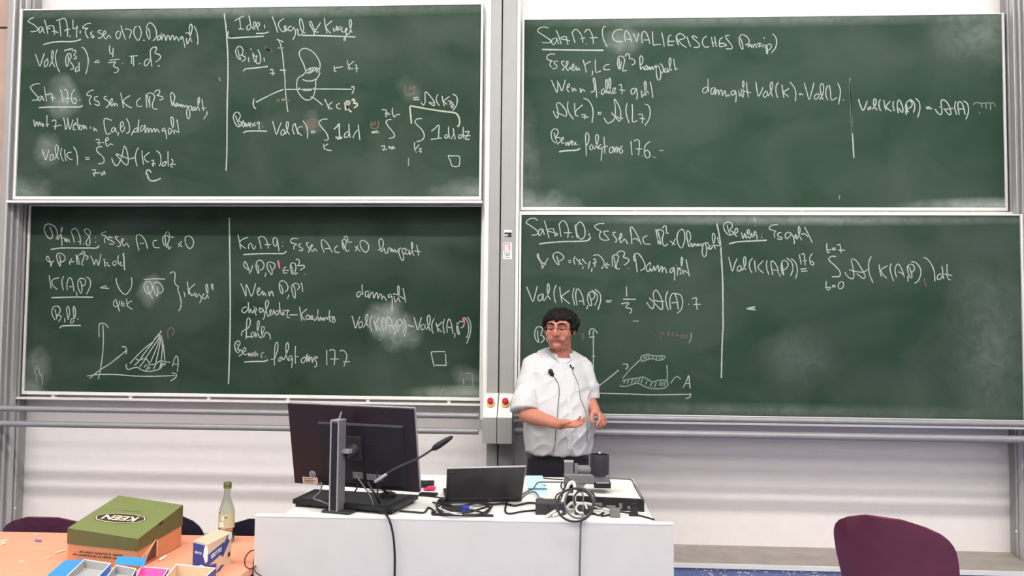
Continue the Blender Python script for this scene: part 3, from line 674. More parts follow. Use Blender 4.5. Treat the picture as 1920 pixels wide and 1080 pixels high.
# the standing coil of leads
cable('white cable standing in a tall loop before the document camera', [(1026, 968, .0), (1042, 957, .01), (1054, 942, 'Y', -1.83), (1062, 920, 'Y', -1.82), (1068, 907, 'Y', -1.82), (1075, 905, 'Y', -1.82), (1078, 918, 'Y', -1.83), (1077, 938, 'Y', -1.84), (1078, 952, .005), (1092, 964, .0)], .0068, M['cablew'])
cable('white cable bending low across the desk to the grey adapter', [(1038, 967, .0), (1058, 956, .01), (1072, 943, .02), (1086, 944, .02), (1096, 944, .02), (1108, 946, .02), (1125, 952, .01), (1145, 958, .01)], .0062, M['cablew'])
def ring(label, cx, cy, rx, ry, Y, r, m, a0=100, turns=1.0, tilt=.05):
    P = []
    for k in range(int(28*turns)+1):
        a = math.radians(a0)+k/28*2*PI
        q = at(cx+rx*math.cos(a), cy-ry*math.sin(a), Y); q.y += tilt*math.sin(a)+.006*k/28
        q = at(cx+rx*math.cos(a), cy-ry*math.sin(a), q.y); P.append(q)
    bm = B(); tube(bm, P, r, 8); prop(obj('cable', bm, m, None, True, origin=P[0]), label, 'cable')
ring('black cable in the widest upright ring of the coiled leads', 1078, 947, 34, 31, -1.97, .0042, M['cable'], 60, 1.05, .03)
ring('black cable in a smaller upright ring inside the coiled leads', 1086, 943, 27, 29, -1.95, .0036, M['cableg'], 150, 1.0, .03)
ring('black cable arched in a small loop at the pillar foot', 1096, 936, 20, 17, -1.90, .0036, M['cable'], -20, .7, .02)
ring('white cable curled in a short loop at the hub', 1090, 953, 10, 9, -1.93, .004, M['cablew'], 0, .8, .01)
cable('black cable lying along the front of the document camera base', [(1112, 946, 'Y', -1.80), (1135, 952, 'Y', -1.81), (1158, 959, .0), (1180, 962, .0), (1196, 966, .0), (1212, 970, .0), (1226, 974, .0)], .0035, M['cable'])
cable('black cable looped over a plug at the right of the document camera', [(1184, 963, 'Y', -1.80), (1186, 945, 'Y', -1.80), (1191, 938, 'Y', -1.80), (1196, 945, 'Y', -1.80), (1195, 955, 'Y', -1.80), (1190, 964, .0)], .004, M['cable'])
cable('thin black cable edging the white plate of the document camera', [(1144, 897, 'Y', -1.36), (1165, 898, 'Y', -1.37), (1184, 900, 'Y', -1.39), (1191, 914, 'Y', -1.55), (1200, 930, 'Y', -1.73), (1207, 938, 'Y', -1.81)], .0035, M['cableg'])
cable('black cable bunched in front of the small grey adapter', [(1112, 962, .0), (1122, 966, .0), (1132, 961, .006), (1128, 968, .0), (1140, 966, .0), (1148, 962, .012)], .0035, M['cable'])
c = atz(1188, 968, ZD)
bm = B(); box(bm, (c.x-.011, c.y, ZD), (c.x+.011, c.y+.02, ZD+.05), .002); box(bm, (c.x-.017, c.y-.004, ZD), (c.x+.017, c.y+.024, ZD+.012), .002); prop(obj('cable_connector', bm, M['black']), 'upright black plug at the right end of the desk', 'connector')

# ================================================================ ORANGE TABLE AND WHAT LIES ON IT
ZTb = .73
t = thing('table', (-2.0, -2.0, 0), 'orange topped table at the left beside the white desk', 'table')
bm = B(); hexa(bm, [(-2.95, -2.35, ZTb-.028), (-1.148, -2.30, ZTb-.028), (-1.148, -1.535, ZTb-.028), (-2.95, -1.585, ZTb-.028), (-2.95, -2.35, ZTb), (-1.148, -2.30, ZTb), (-1.148, -1.535, ZTb), (-2.95, -1.585, ZTb)])
obj('tabletop', bm, M['orange'], t)
for (x, y) in ((-2.85, -2.25), (-1.25, -2.2), (-2.85, -1.68), (-1.25, -1.63)):
    bm = B(); tube(bm, [(x, y, .0), (x, y, ZTb-.028)], .018, 14, caps=False); obj('leg', bm, M['steel'], t, True, flat_angle=40)
bm = B(); box(bm, (-2.87, -1.70, .64), (-1.23, -1.65, ZTb-.028), .002); box(bm, (-2.87, -2.25, .64), (-1.23, -2.2, ZTb-.028), .002); obj('apron', bm, M['steel'], t)

# shoe box with a loose lid
L_, F_, R_b = atz(124.5, 1055.5, ZTb), atz(257, 1068, ZTb), atz(341, 1024, ZTb); K_ = L_+R_b-F_
t = thing('shoe_box', F_, 'green and tan shoe box with a tilted lid on the orange table', 'box')
ins = lambda p, c, k: c+(p-c)*k
cc = (L_+F_+R_b+K_)/4
bm = B(); Q = [L_, F_, R_b, K_]
tz = dict(zip(range(4), (.835, .82, .86, .875)))
outer = [ins(p, cc, .985) for p in Q]; inner = [ins(p, cc, .965) for p in Q]
for i in range(4):
    j = (i+1) % 4
    hexa(bm, [outer[i], outer[j], inner[j], inner[i], Vector((outer[i].x, outer[i].y, tz[i])), Vector((outer[j].x, outer[j].y, tz[j])), Vector((inner[j].x, inner[j].y, tz[j])), Vector((inner[i].x, inner[i].y, tz[i]))])
slab(bm, outer, (0, 0, 1), .003); body = obj('box_body', bm, M['card'], t)
LT = [(.8604, .803), (.8414, .797), (.8965, .803), (.9165, .86)]
up = [Vector((p.x, p.y, z[0])) for p, z in zip([ins(p, cc, 1.0) for p in Q], LT)]; lo = [Vector((p.x, p.y, z[1])) for p, z in zip([ins(p, cc, 1.004) for p in Q], LT)]
lo[2].z = .815
bm = B(); slab(bm, up, (0, 0, -1), .003); ldt = obj('lid', bm, M['green'], t)
bm = B()
for i in range(4):
    j = (i+1) % 4; n = Vector((0, 0, 0)); a, b = up[i], up[j]; d = (b-a); n = Vector((-d.y, d.x, 0)).normalized()*.002
    if (a-cc).dot(n) > 0: n = -n
    hexa(bm, [lo[i], lo[j], lo[j]+n, lo[i]+n, a+Vector((0, 0, -.0005)), b+Vector((0, 0, -.0005)), b+n, a+n])
obj('lid_side', bm, M['greend'], ldt)
# black thumb hole in the lid side
a, b = up[1].lerp(up[2], .44), up[1].lerp(up[2], .53); d = (b-a).normalized(); n = Vector((d.y, -d.x, 0)).normalized()*.0012
bm = B(); slab(bm, [a+n, b+n, b+n-Vector((0, 0, .006)), a.lerp(b, .6)+n-Vector((0, 0, .012)), a+n-Vector((0, 0, .008))], n, .0006); obj('thumb_hole', bm, M['black'], ldt)
# logo: an eye-shaped shield with the four letters; they read from the far side
cx_ = (atz(226, 974, .88)); cen = sum(up, Vector())/4
nrm = (up[1]-up[0]).cross(up[3]-up[0]).normalized()
if nrm.z < 0: nrm = -nrm
def lidpt(px, py):
    d = ray(px, py); k = (cen-CAM).dot(nrm)/d.dot(nrm); return CAM+d*k
lc_, le, ri = lidpt(226, 973), lidpt(178, 968), lidpt(274, 976)
xd = (le-ri).normalized(); half = (le-ri).length/2
lm = frame_mtx((le+ri)/2+nrm*.0008, xd, nrm.cross(xd))
def shield(s, hs): return [lm @ Vector((half*s*x, hs*y, 0)) for x, y in ((-1, 0), (-.82, .62), (-.4, .93), (0, 1), (.4, .93), (.82, .62), (1, 0), (.82, -.62), (.4, -.93), (0, -1), (-.4, -.93), (-.82, -.62))]
hv = .048
for k, (s, hs, m) in enumerate(((1.0, hv, 'logo'), (.965, hv*.93, 'cream'), (.93, hv*.85, 'logo'))):
    bm = B(); slab(bm, [p+nrm*k*.0004 for p in shield(s, hs)], nrm, .0004); lg_ = obj('logo', bm, M[m], ldt)
me = text_mesh('KEEN', .058, lm @ Matrix.Translation((0, 0, .0018)), .0003, 0, .0012, 1.02); obj('logo_lettering', me, M['cream'], ldt)
def unreadable(o_, x, y, n, u0, u1, hgt, words, m, parent, name):
    """print too small to be read in the photograph: rows of tiny upright marks in word lengths"""
    bm = B(); r_ = random.Random(3); tot = sum(words)+len(words)-1; st = (u1-u0)/tot; k = u0
    for wl in words:
        for _ in range(wl):
            h_ = hgt*r_.choice((.62, .62, 1)); a = o_+x*(k+st*.12)+n; slab(bm, [a, a+x*st*.7, a+x*st*.7+y*h_, a+y*h_], n, .0002); k += st
        k += st
    obj(name, bm, M[m], parent)
q0, q1 = lidpt(224, 956.5), lidpt(265, 960)
unreadable(q1+nrm*.0006, (q0-q1).normalized(), nrm.cross(q0-q1).normalized(), nrm*.0002, 0, (q0-q1).length, .006, (12,), 'greend', ldt, 'lid_print')
fx = (F_-L_).normalized(); fn = Vector((fx.y, -fx.x, 0)); FL = (F_-L_).length
unreadable(Vector((L_.x, L_.y, .7735))+fn*.0005, fx, Vector((0, 0, 1)), fn*.0002, FL*.18, FL*.80, .0075, (3, 7, 10, 2, 8), 'print', body, 'side_print')
unreadable(Vector((L_.x, L_.y, .7615))+fn*.0005, fx, Vector((0, 0, 1)), fn*.0002, FL*.085, FL*.76, .0075, (3, 13, 2, 6, 5), 'print', body, 'side_print')
gx = (R_b-F_).normalized(); gn_ = Vector((gx.y, -gx.x, 0))
bm = B()
slab(bm, [F_+gx*x+gn_*.001+Vector((0, 0, z)) for x, z in ((.06, .01), (.13, .012), (.13, .07), (.12, .072))], gn_, .0004)
obj('side_mark', bm, M['print'], body)
bm = B()
for L2 in ([(.02, .008), (.115, .07)], [(.138, .012), (.138, .074), (.125, .078), (.02, .03)]): tube(bm, [F_+gx*x+gn_*.0012+Vector((0, 0, z)) for x, z in L2], .0012, 6)
obj('side_outline', bm, M['cream'], body)

# bottle
b = atz(424, 1016, ZTb)
t = thing('glass_bottle', b, 'clear glass bottle with an olive cap on the orange table', 'bottle')
bz = .86*1.0
prof = [(.010, .003), (.030, 0), (.0325, .006), (.0325, .115), (.031, .135), (.022, .165), (.0145, .19), (.0135, .222), (.0150, .224)]
inn = [(r_-.0022, z) for r_, z in prof[2:]]
bm = B(); lathe(bm, prof+inn[::-1]+[(.001, .010)], b, 32); obj('glass', bm, M['glass'], t, True)
bm = B(); V = [[bm.verts.new(b+Vector((.0330*math.sin(a), -.0330*math.cos(a), z))) for a in [-1.7+3.4*k/24 for k in range(25)]] for z in (.062, .122)]
for k in range(24): bm.faces.new((V[0][k], V[0][k+1], V[1][k+1], V[1][k]))
lb = obj('label', bm, M['blabel'], t, True)
def onlabel(u0, u1, z0, z1, m, name='label_print'):
    bm = B(); n = 6
    V = [[bm.verts.new(b+Vector((.0334*math.sin(a), -.0334*math.cos(a), z))) for a in [u0+(u1-u0)*k/n for k in range(n+1)]] for z in (z0, z1)]
    for k in range(n): bm.faces.new((V[0][k], V[0][k+1], V[1][k+1], V[1][k]))
    obj(name, bm, M[m], lb)
onlabel(-.30, .02, .095, .112, 'paper'); onlabel(-.62, .02, .068, .088, 'white'); onlabel(-.2, -.12, .098, .109, 'blabel'); onlabel(.15, .45, .105, .109, 'print')
bm = B(); lathe(bm, [(.0165, .222), (.0165, .226), (.0155, .228), (.0165, .230), (.0165, .244), (.015, .247), (.004, .248)], b, 28); obj('cap', bm, M['cap'], t, True, flat_angle=35)

# chalk boxes
def quadbox(name, label, base, h, m, cat='box', parts=(), top=True):
    """carton standing on the table with its footprint at four table points"""
    P = [atz(x, y, ZTb) for x, y in base]; c = sum(P, Vector())/4
    t = thing(name, c, label, cat, 'chalk cartons on the orange table')
    return t, P, c
def carton(label, base, h, m_out, m_in, chalk=None, fill=.6):
    t, P, c = quadbox('chalk_box', label, base, h, m_out)
    I = [c+(p-c)*.95 for p in P]; U = Vector((0, 0, h))
    bm = B()
    for i in range(4):
        j = (i+1) % 4; hexa(bm, [P[i], P[j], I[j], I[i], P[i]+U, P[j]+U, I[j]+U, I[i]+U])
    slab(bm, P, (0, 0, 1), .0015)
    obj('carton', bm, M[m_out], t)
    J = [c+(p-c)*.945 for p in P]; J2 = [c+(p-c)*.93 for p in P]; bm = B()
    for i in range(4):
        j = (i+1) % 4; hexa(bm, [J[i]+U*.02, J[j]+U*.02, J2[j]+U*.02, J2[i]+U*.02, J[i]+U*.99, J[j]+U*.99, J2[j]+U*.99, J2[i]+U*.99])
    slab(bm, [p+Vector((0, 0, .0016)) for p in J], (0, 0, 1), .001); obj('lining', bm, M[m_in], t)
    bm = B()
    for i in range(4):
        j = (i+1) % 4; e = Vector((0, 0, .0008)); hexa(bm, [P[i]+U, P[j]+U, J[j]+U, J[i]+U, P[i]+U+e, P[j]+U+e, J[j]+U+e, J[i]+U+e])
    obj('cut_edge', bm, M['paper'], t)
    return t, P, c
def flap(t, a, b, out, m):
    a, b, out = Vector(a), Vector(b), Vector(out); bm = B(); n = (b-a).cross(out).normalized()
    slab(bm, [a, b, b+out, a+out], n, .0012); obj('flap', bm, M[m], t)
def heap(t, P, c, h, m, name, k):
    """broken chalk sticks lying in a carton"""
    for i in range(k):
        u, v = random.uniform(.15, .85), random.uniform(.15, .85)
        p = P[0].lerp(P[1], u).lerp(P[3].lerp(P[2], u), v); a = random.uniform(-.5, .5)
        d = (P[1]-P[0]).normalized(); d = Vector((d.x*math.cos(a)-d.y*math.sin(a), d.x*math.sin(a)+d.y*math.cos(a), random.uniform(-.1, .1)))*random.uniform(.012, .022)
        p = p+(c-p)*.22+Vector((0, 0, h*.35+random.uniform(0, h*.35)))
        bm = B(); tube(bm, [p-d, p+d], .0055, 10); o = obj('chalk_stick', bm, M[m], None, True, origin=p)
        prop(o, name, 'chalk', 'chalk in the '+m+' carton')
# grey lined open boxes with blue flaps
def Tt(x, y, z): return atz(x, y, ZTb+z)
hA = .030
t, P, c = carton('open chalk carton with grey lining at the very left of the cartons', [(108, 1112), (166, 1118), (208, 1072), (158, 1064)], hA, 'blue', 'greycard')
U = Vector((0, 0, hA)); flap(t, P[0]+U, P[3]+U, Vector((-.085, .012, -.012)), 'blue')
t, P, c = carton('open chalk carton with grey lining and a raised blue flap', [(178, 1124), (234, 1128), (255, 1082), (217, 1075)], hA, 'blue', 'greycard')
U = Vector((0, 0, hA)); flap(t, P[3]+U+Vector((-.01, .01, 0)), P[2]+U+Vector((.02, .015, .004)), Vector((.004, .012, .026)), 'blue')
t, P, c = carton('open chalk carton filled with pink chalk in front of the shoe box', [(242, 1122), (289, 1124), (316, 1082), (264, 1078)], hA, 'navy', 'pink')
U = Vector((0, 0, hA)); flap(t, P[0]+U, P[1]+U, Vector((-.004, -.035, .006)), 'blue'); heap(t, P, c, hA, 'pink', 'pink chalk stick heaped in the open carton before the shoe box', 16)
# a tan open carton with a navy band
t, P, c = carton('open tan chalk carton with a navy band along its right side', [(292, 1130), (352, 1142), (404, 1092), (330, 1084)], .05, 'tancard', 'tancard')
nb = (P[2]-P[1]).normalized(); nn = Vector((nb.y, -nb.x, 0))
bm = B(); slab(bm, [P[1]+Vector((0, 0, .012))+nn*.0006, P[2]+Vector((0, 0, .012))+nn*.0006, P[2]+Vector((0, 0, .0505))+nn*.0006, P[1]+Vector((0, 0, .0505))+nn*.0006], nn, .0006); bd = obj('printed_band', bm, M['navy'], t)
me = text_mesh('GIOTTO', .022, frame_mtx((P[1]+P[2])/2+Vector((0, 0, .032))+nn*.0014, nb, (0, 0, 1)), .0002, 0, .0006); obj('band_lettering', me, M['paper'], bd)
# the upright carton
p0, p1, p2 = atz(361, 1076, ZTb), atz(389, 1084, ZTb), atz(433, 1058, ZTb); p3 = p0+p2-p1; hC = .118
t = thing('chalk_box', (p0+p1+p2+p3)/4, 'upright pale chalk carton with navy printing beside the bottle', 'box', 'chalk cartons on the orange table')
Uc = Vector((0, 0, hC)); bm = B(); hexa(bm, [p0, p1, p2, p3, p0+Uc, p1+Uc, p2+Uc, p3+Uc]); cb = obj('carton', bm, M['tancard'], t)
bm = B(); slab(bm, [p+Uc for p in (p0, p1, p2, p3)], (0, 0, 1), .001); obj('carton_top', bm, M['tancard'], t)
def face_print(a, b, polys, m, e=.0006):
    d = b-a; n = Vector((d.y, -d.x, 0)).normalized()
    for P in polys:
        bm = B(); slab(bm, [a+d*u+Uc*v+n*e for u, v in P], n, .0004); obj('printed_patch', bm, M[m], cb)
    return d, n
d, n = face_print(p0, p1, [[(.0, .12), (.5, .3), (1, .34), (1, .72), (.85, .95), (.0, .95)]], 'navy')
face_print(p0, p1, [[(.7, .62), (.86, .42), (1, .5), (1, .88), (.86, .99), (.75, .86)], [(.1, .18), (.45, .12), (.8, .26), (.9, .12), (.95, .3), (.6, .36), (.35, .28)]], 'paper', .0012)
me = text_mesh('GIOTTO', .0105, frame_mtx(p0+d*.36+Uc*.68+n*.0016, d, d*-.08+Vector((0, 0, .1))), .0002, 0, .0004); obj('carton_lettering', me, M['paper'], cb)
d, n = face_print(p1, p2, [[(0, .36), (.62, .52), (.66, .84), (0, .70)], [(0, 0.0), (.35, .06), (.35, .3), (0, .38)], [(.5, .52), (.62, .38), (1, .92), (1, 1), (.8, 1), (.62, .72)], [(.3, -.35+.35), (.5, .0), (.7, .12), (.55, .16)]], 'navy')
face_print(p1, p2, [[(.82, .88), (.9, .8), (1, .86), (1, 1), (.84, 1)]], 'paper', .0012)
face_print(p1, p2, [[(.84, .28), (.93, .30), (.93, .44), (.84, .40)]], 'black', .0012)
me = text_mesh('GIOTTO', .021, frame_mtx(p1+d*.33+Uc*.62+n*.0016, d+Vector((0, 0, .018)), (0, 0, 1)), .0002, 0, .0006); obj('carton_lettering', me, M['paper'], cb)
# loose chalk and crumbs
def stick(label, px0, py0, px1, py1, r, m, name='chalk_stick', g=None):
    a, b = atz(px0, py0, ZTb+r), atz(px1, py1, ZTb+r); bm = B(); tube(bm, [a, b], r, 10); prop(obj(name, bm, m, None, True, origin=a), label, 'chalk', g)
stick('flat cream chalk piece on the table right of the shoe box', 301, 1049, 310, 1043, .006, M['chalkw'])
stick('largest white chalk splinter on the table left of the shoe box', 106, 1036, 121, 1032, .004, M['chalkw'])
stick('thin white chalk splinter below the largest one on the table', 86, 1046, 95, 1044, .003, M['chalkw'])
stick('thin white chalk splinter near the back edge of the orange table', 64, 1002, 71, 1001, .0025, M['chalkw'])
stick('yellow chalk splinter lowest of three at the left picture edge', 1, 1022, 9, 1019, .0035, M['chalkw'])
stick('yellow chalk splinter topmost of three at the left picture edge', 0, 1015, 15, 1012, .003, M['chalkw'])
stick('yellow chalk splinter between two others at the left picture edge', 2, 1018, 9, 1017, .003, M['chalkw'])
stick('faint chalk splinter nearest the front of the orange table', 35, 1053, 44, 1052, .0025, M['chalkw'])
stick('small violet chalk stub on the orange table', 67, 1013, 76, 1014, .005, M['chalkp'])
a = [atz(x, y, ZTb+.0025) for x, y in ((483, 1031), (470, 1033), (460, 1045), (460, 1060), (468, 1066), (478, 1063), (483, 1052), (478, 1045), (475, 1056), (477, 1068), (482, 1075), (490, 1080))]
bm = B(); P = catmull(a, 6); tube(bm, P, .0022, 8); prop(obj('cable', bm, M['cableb'], None, True, origin=P[0]), 'thin brown cable loop on the orange table at the white desk', 'cable')

# ================================================================ CHAIRS
def chair(label, c, zt, rz, width, m, lean=.16, spots=0, sag=.05, wrap=-.055):
    """moulded shell chair on four steel legs; c = middle of the backrest's top on the floor plan; its seat points along -y before turning"""
    t = thing('chair', (c[0], c[1], 0), label, 'chair', None)
    mt = Matrix.Translation((c[0], c[1], 0)) @ Matrix.Rotation(rz, 4, 'Z')
    zs = zt-.40; n, k = 18, 14
    def shell(prof):
        bm = B(); rows = []; hmax = max(q[2] for q in prof)
        for (y, z, hw, cv) in prof:
            rows.append([(hw*s, y+cv*(abs(s)**2.2)*(hw/hmax)**2, z) for s in [-1+2*i/n for i in range(n+1)]])
        V = [[bm.verts.new(mt @ Vector(p)) for p in r_] for r_ in rows]
        for a, b in zip(V, V[1:]):
            for i in range(n): bm.faces.new((a[i], a[i+1], b[i+1], b[i]))
        bmesh.ops.recalc_face_normals(bm, faces=bm.faces[:])
        r_ = bmesh.ops.solidify(bm, geom=bm.faces[:], thickness=.010); return bm
    hw = width/2; prof = []
    H_ = .34
    for i in range(k+1):
        u = i/k; z = zt-H_+H_*u
        tip = max(0, 1-((u-.45)/.55)**3.6)**.5 if u > .45 else 1
        w_ = hw*(.95+.05*min(1, u/.4))*max(tip, .30)
        prof.append((-.03+lean*(u-1)*.75, z-0*sag, w_, wrap))
    bk = obj('backrest', shell(prof), m, t, True, flat_angle=50)
    sp = []
    for i in range(13):
        u = i/12; sp.append((-.10-lean*.75-.40*u+.02, zs+.03-.035*math.sin(u*PI)*1.0-.02*u**4, hw*(.92-.08*u), 0))
    st = obj('seat', shell([(y, z, w_, 0) for y, z, w_, _ in sp]), m, t, True, flat_angle=50)
    yb, yf = -.12-lean*.5, -.48-lean*.4
    for s in (-1, 1):
        bm = B(); tube(bm, [mt @ Vector(p) for p in catmull([(s*hw*.62, -.060-lean*.34+wrap*.36, zt-.14), (s*hw*.66, -.065-lean*.70+wrap*.36, zt-.30), (s*hw*.75, yb, zs+.005), (s*hw*.75, yf+.05, zs-.015)], 5)], .010, 10); obj('side_frame', bm, M['steel'], t, True)
        for y_, dy in ((yb, .06), (yf, -.03)):
            bm = B(); tube(bm, [mt @ Vector(p) for p in ((s*hw*.75, y_, zs-.0), (s*hw*.92, y_+dy, .0+.01))], .010, 10); obj('leg', bm, M['steel'], t, True)
    if spots:
        bm = B()
        for _ in range(spots):
            u = random.uniform(.62, .97); s = random.uniform(-.7, .7); i = int(u*k); y_, z_, w_, cv = prof[i]
            p = mt @ Vector((s*w_, y_+cv*abs(s)**2.2-.0115, z_)); e = random.uniform(.001, .0035); box(bm, p-Vector((e, .001, e)), p+Vector((e, .001, e)))
        d = obj('chalk_dust', bm, M['chalkw'], bk); d['kind'] = 'stuff'
    return t
def top_at(px, py, Y): return at(px, py, Y)
p = at(70, 974, -1.40); chair('dusty burgundy shell chair behind the orange table at the far left', (p.x, p.y), p.z, PI, .50, M['burgd'], spots=70)
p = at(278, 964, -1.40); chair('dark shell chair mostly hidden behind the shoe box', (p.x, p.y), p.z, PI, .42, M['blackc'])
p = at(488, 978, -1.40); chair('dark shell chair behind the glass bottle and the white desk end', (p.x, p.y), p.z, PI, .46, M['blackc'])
p = at(1650, 974, -1.75); chair('glossy burgundy shell chair standing alone at the lower right', (p.x, p.y), p.z, -.62+PI, .47, M['burg'], lean=.2, wrap=-.09)
# ================================================================ THE LECTURER
from mathutils.bvhtree import BVHTree
YP = -.56
def Q(px, py, dy=0): return at(px, py, YP+dy)
pbase = Q(1046, 860, .03); pbase.z = 0
man = thing('person', pbase, 'man with curly black hair, glasses and white short-sleeved shirt, one palm held open', 'person')
H = Matrix.Translation(Q(1049.5, 614.5, -.01)) @ Matrix.Rotation(math.radians(-13), 4, 'Z') @ Matrix.Rotation(math.radians(1.5), 4, 'Y') @ Matrix.Rotation(math.radians(4), 4, 'X')
def hp(x, y, z): return H @ Vector((x, y, z))

# ---- body: head, neck, trunk, arms, hands and legs fused into one surface
bm = B()
ell(bm, (0, .022, .022), (.075, .090, .071), H, 32)
ell(bm, (0, -.022, .012), (.067, .062, .062), H, 28)
ell(bm, (0, -.022, -.034), (.067, .064, .066), H, 28)
ell(bm, (0, -.024, -.072), (.060, .056, .037), H, 24)
ell(bm, (0, -.064, -.092), (.026, .022, .019), H, 20)
ell(bm, (0, -.014, -.100), (.054, .054, .025), H, 20)
for s in (-1, 1):
    ell(bm, (s*.040, -.060, -.030), (.024, .022, .026), H, 18)
    ell(bm, (s*.030, -.068, -.055), (.022, .020, .020), H, 18)
    ell(bm, (s*.031, -.068, .003), (.0150, .0140, .0125), H, 18)
    tube(bm, [hp(s*.008, -.083, .020), hp(s*.028, -.083, .025), hp(s*.050, -.066, .020)], [.008, .009, .007], 10)
    ell(bm, (s*.0135, -.096, -.029), (.0095, .011, .0085), H, 14)
    em = H @ Matrix.Translation((s*.077, .012, -.004)) @ Matrix.Rotation(s*.35, 4, 'Z')
    ell(bm, (0, 0, 0), (.008, .019, .031), em, 18); ell(bm, (s*.004, .006, .003), (.008, .016, .027), em, 16); ell(bm, (0, -.004, -.024), (.007, .009, .010), em, 12)
tube(bm, [hp(0, -.082, .016), hp(0, -.094, -.004), hp(0, -.108, -.022), hp(0, -.106, -.030)], [.0085, .0095, .0125, .0115], 14)
tube(bm, [hp(-.027, -.076, -.0575), hp(-.011, -.0855, -.0555), hp(.011, -.0855, -.0555), hp(.027, -.076, -.0575)], [.0035, .0048, .0048, .0035], 10)
tube(bm, [hp(-.024, -.076, -.0630), hp(0, -.0855, -.0655), hp(.024, -.076, -.0630)], [.0035, .0056, .0035], 10)
# neck and trunk
tube(bm, [hp(0, .018, -.06), Q(1051, 655, .022), Q(1051, 668, .035), Q(1050, 686, .05)], [.056, .058, .061, .070], 24)
def ringpts(px, py, A, Bd, dy, yaw=20, n=36, e=2.35, tilt=0):
    c = Q(px, py, 0); c.y = YP+dy; out = []
    for k in range(n):
        a = 2*PI*k/n; x = math.copysign(abs(math.cos(a))**(2/e), math.cos(a))*A; y = math.copysign(abs(math.sin(a))**(2/e), math.sin(a))*Bd
        t_ = math.radians(yaw); out.append(Vector((c.x+x*math.cos(t_)-y*math.sin(t_), c.y+x*math.sin(t_)+y*math.cos(t_), c.z+tilt*y)))
    return out
TOR = [(655, 1052, .070, .066, .040), (662, 1050, .105, .080, .048), (670, 1048, .148, .096, .050), (681, 1046, .176, .108, .045), (698, 1045, .186, .120, .035), (725, 1044, .185, .136, .018),
       (755, 1045, .186, .152, .0), (785, 1047, .189, .166, -.014), (812, 1047, .186, .168, -.018), (834, 1046, .178, .160, -.010)]
loft(bm, [ringpts(x, y, A*(.78 if y < 700 else .9), Bd*(.76 if y < 700 else .88), dy) for (y, x, A, Bd, dy) in TOR[3:]])
# upper arms, forearms
eR, wR = Q(987, 777, -.150), Q(1046, 795, -.292)
tube(bm, [Q(1008, 694, .0), Q(996, 730, -.07), eR], [.050, .050, .042], 18)
tube(bm, [eR, eR.lerp(wR, .25), eR.lerp(wR, .6), wR, wR.lerp(eR, -.08)], [.042, .042, .034, .0265, .026], 18)
eL, wL = Q(1104, 752, .07), Q(1117, 770, -.11)
tube(bm, [Q(1090, 690, .05), Q(1097, 722, .06), eL], [.052, .046, .040], 18)
tube(bm, [eL, eL.lerp(wL, .3), eL.lerp(wL, .65), wL], [.038, .037, .030, .0245], 18)
# right hand: palm up, fingers towards the picture's right
hx = (Q(1090, 795, -.325)-wR).normalized(); hz = Vector((0, -.25, 1)); hy = hz.cross(hx).normalized(); hz = hx.cross(hy)
HR = Matrix((hx, hy, hz)).transposed().to_4x4(); HR.translation = wR
def hand(bm, HM, curl, spread, thumb, lens=(.066, .074, .070, .055), flip=1):
    """local: x to the fingertips, y across the palm (index at -y*flip), z out of the palm"""
    ell(bm, (.042, 0, -.002), (.050, .040, .0145), HM, 22)
    ell(bm, (.016, 0, -.001), (.028, .029, .0165), HM, 18)
    ell(bm, (.030, -flip*.026, .006), (.026, .016, .014), HM, 16); ell(bm, (.034, flip*.028, .003), (.030, .012, .013), HM, 16)
    for i, L in enumerate(lens):
        y0 = (-.030+.0200*i)*flip; p = Vector((.080-(.004 if i in (0, 3) else 0)-(.006 if i == 3 else 0), y0, -.002)); a = spread*(i-1.5)*flip; c = 0; P = [Vector((.062, y0*.9, -.002)), p.copy()]
        for k, f in enumerate((.42, .32, .26)):
            c += curl[i][k]; d = Vector((math.cos(c)*math.cos(a), math.cos(c)*math.sin(a), math.sin(c))); p = p+d*L*f; P.append(p.copy())
        tube(bm, [HM @ q for q in P], [.0092, .0094, .0086, .0078, .0062], 12)
    tube(bm, [HM @ Vector(q) for q in thumb], [.0145, .0115, .0098, .0070], 12)
hand(bm, HR, [(.10, .22, .25), (.16, .3, .3), (.2, .38, .32), (.28, .42, .35)], .05, [(.022, -.024, .006), (.042, -.044, .018), (.064, -.052, .026), (.084, -.050, .030)])
# left hand: hanging from the wrist, fingers curled down and inwards
lx = (Q(1127, 781, -.155)-wL).normalized(); lz0 = Vector((-.75, .35, -.45)); ly = lz0.cross(lx).normalized(); lz = lx.cross(ly)
HL = Matrix((lx, ly, lz)).transposed().to_4x4(); HL.translation = wL
hand(bm, HL, [(.55, .55, .4), (.7, .65, .45), (.8, .75, .5), (.9, .8, .5)], .05, [(.020, .026, .006), (.040, .042, .022), (.058, .040, .040), (.074, .032, .050)], lens=(.064, .070, .066, .052), flip=-1)
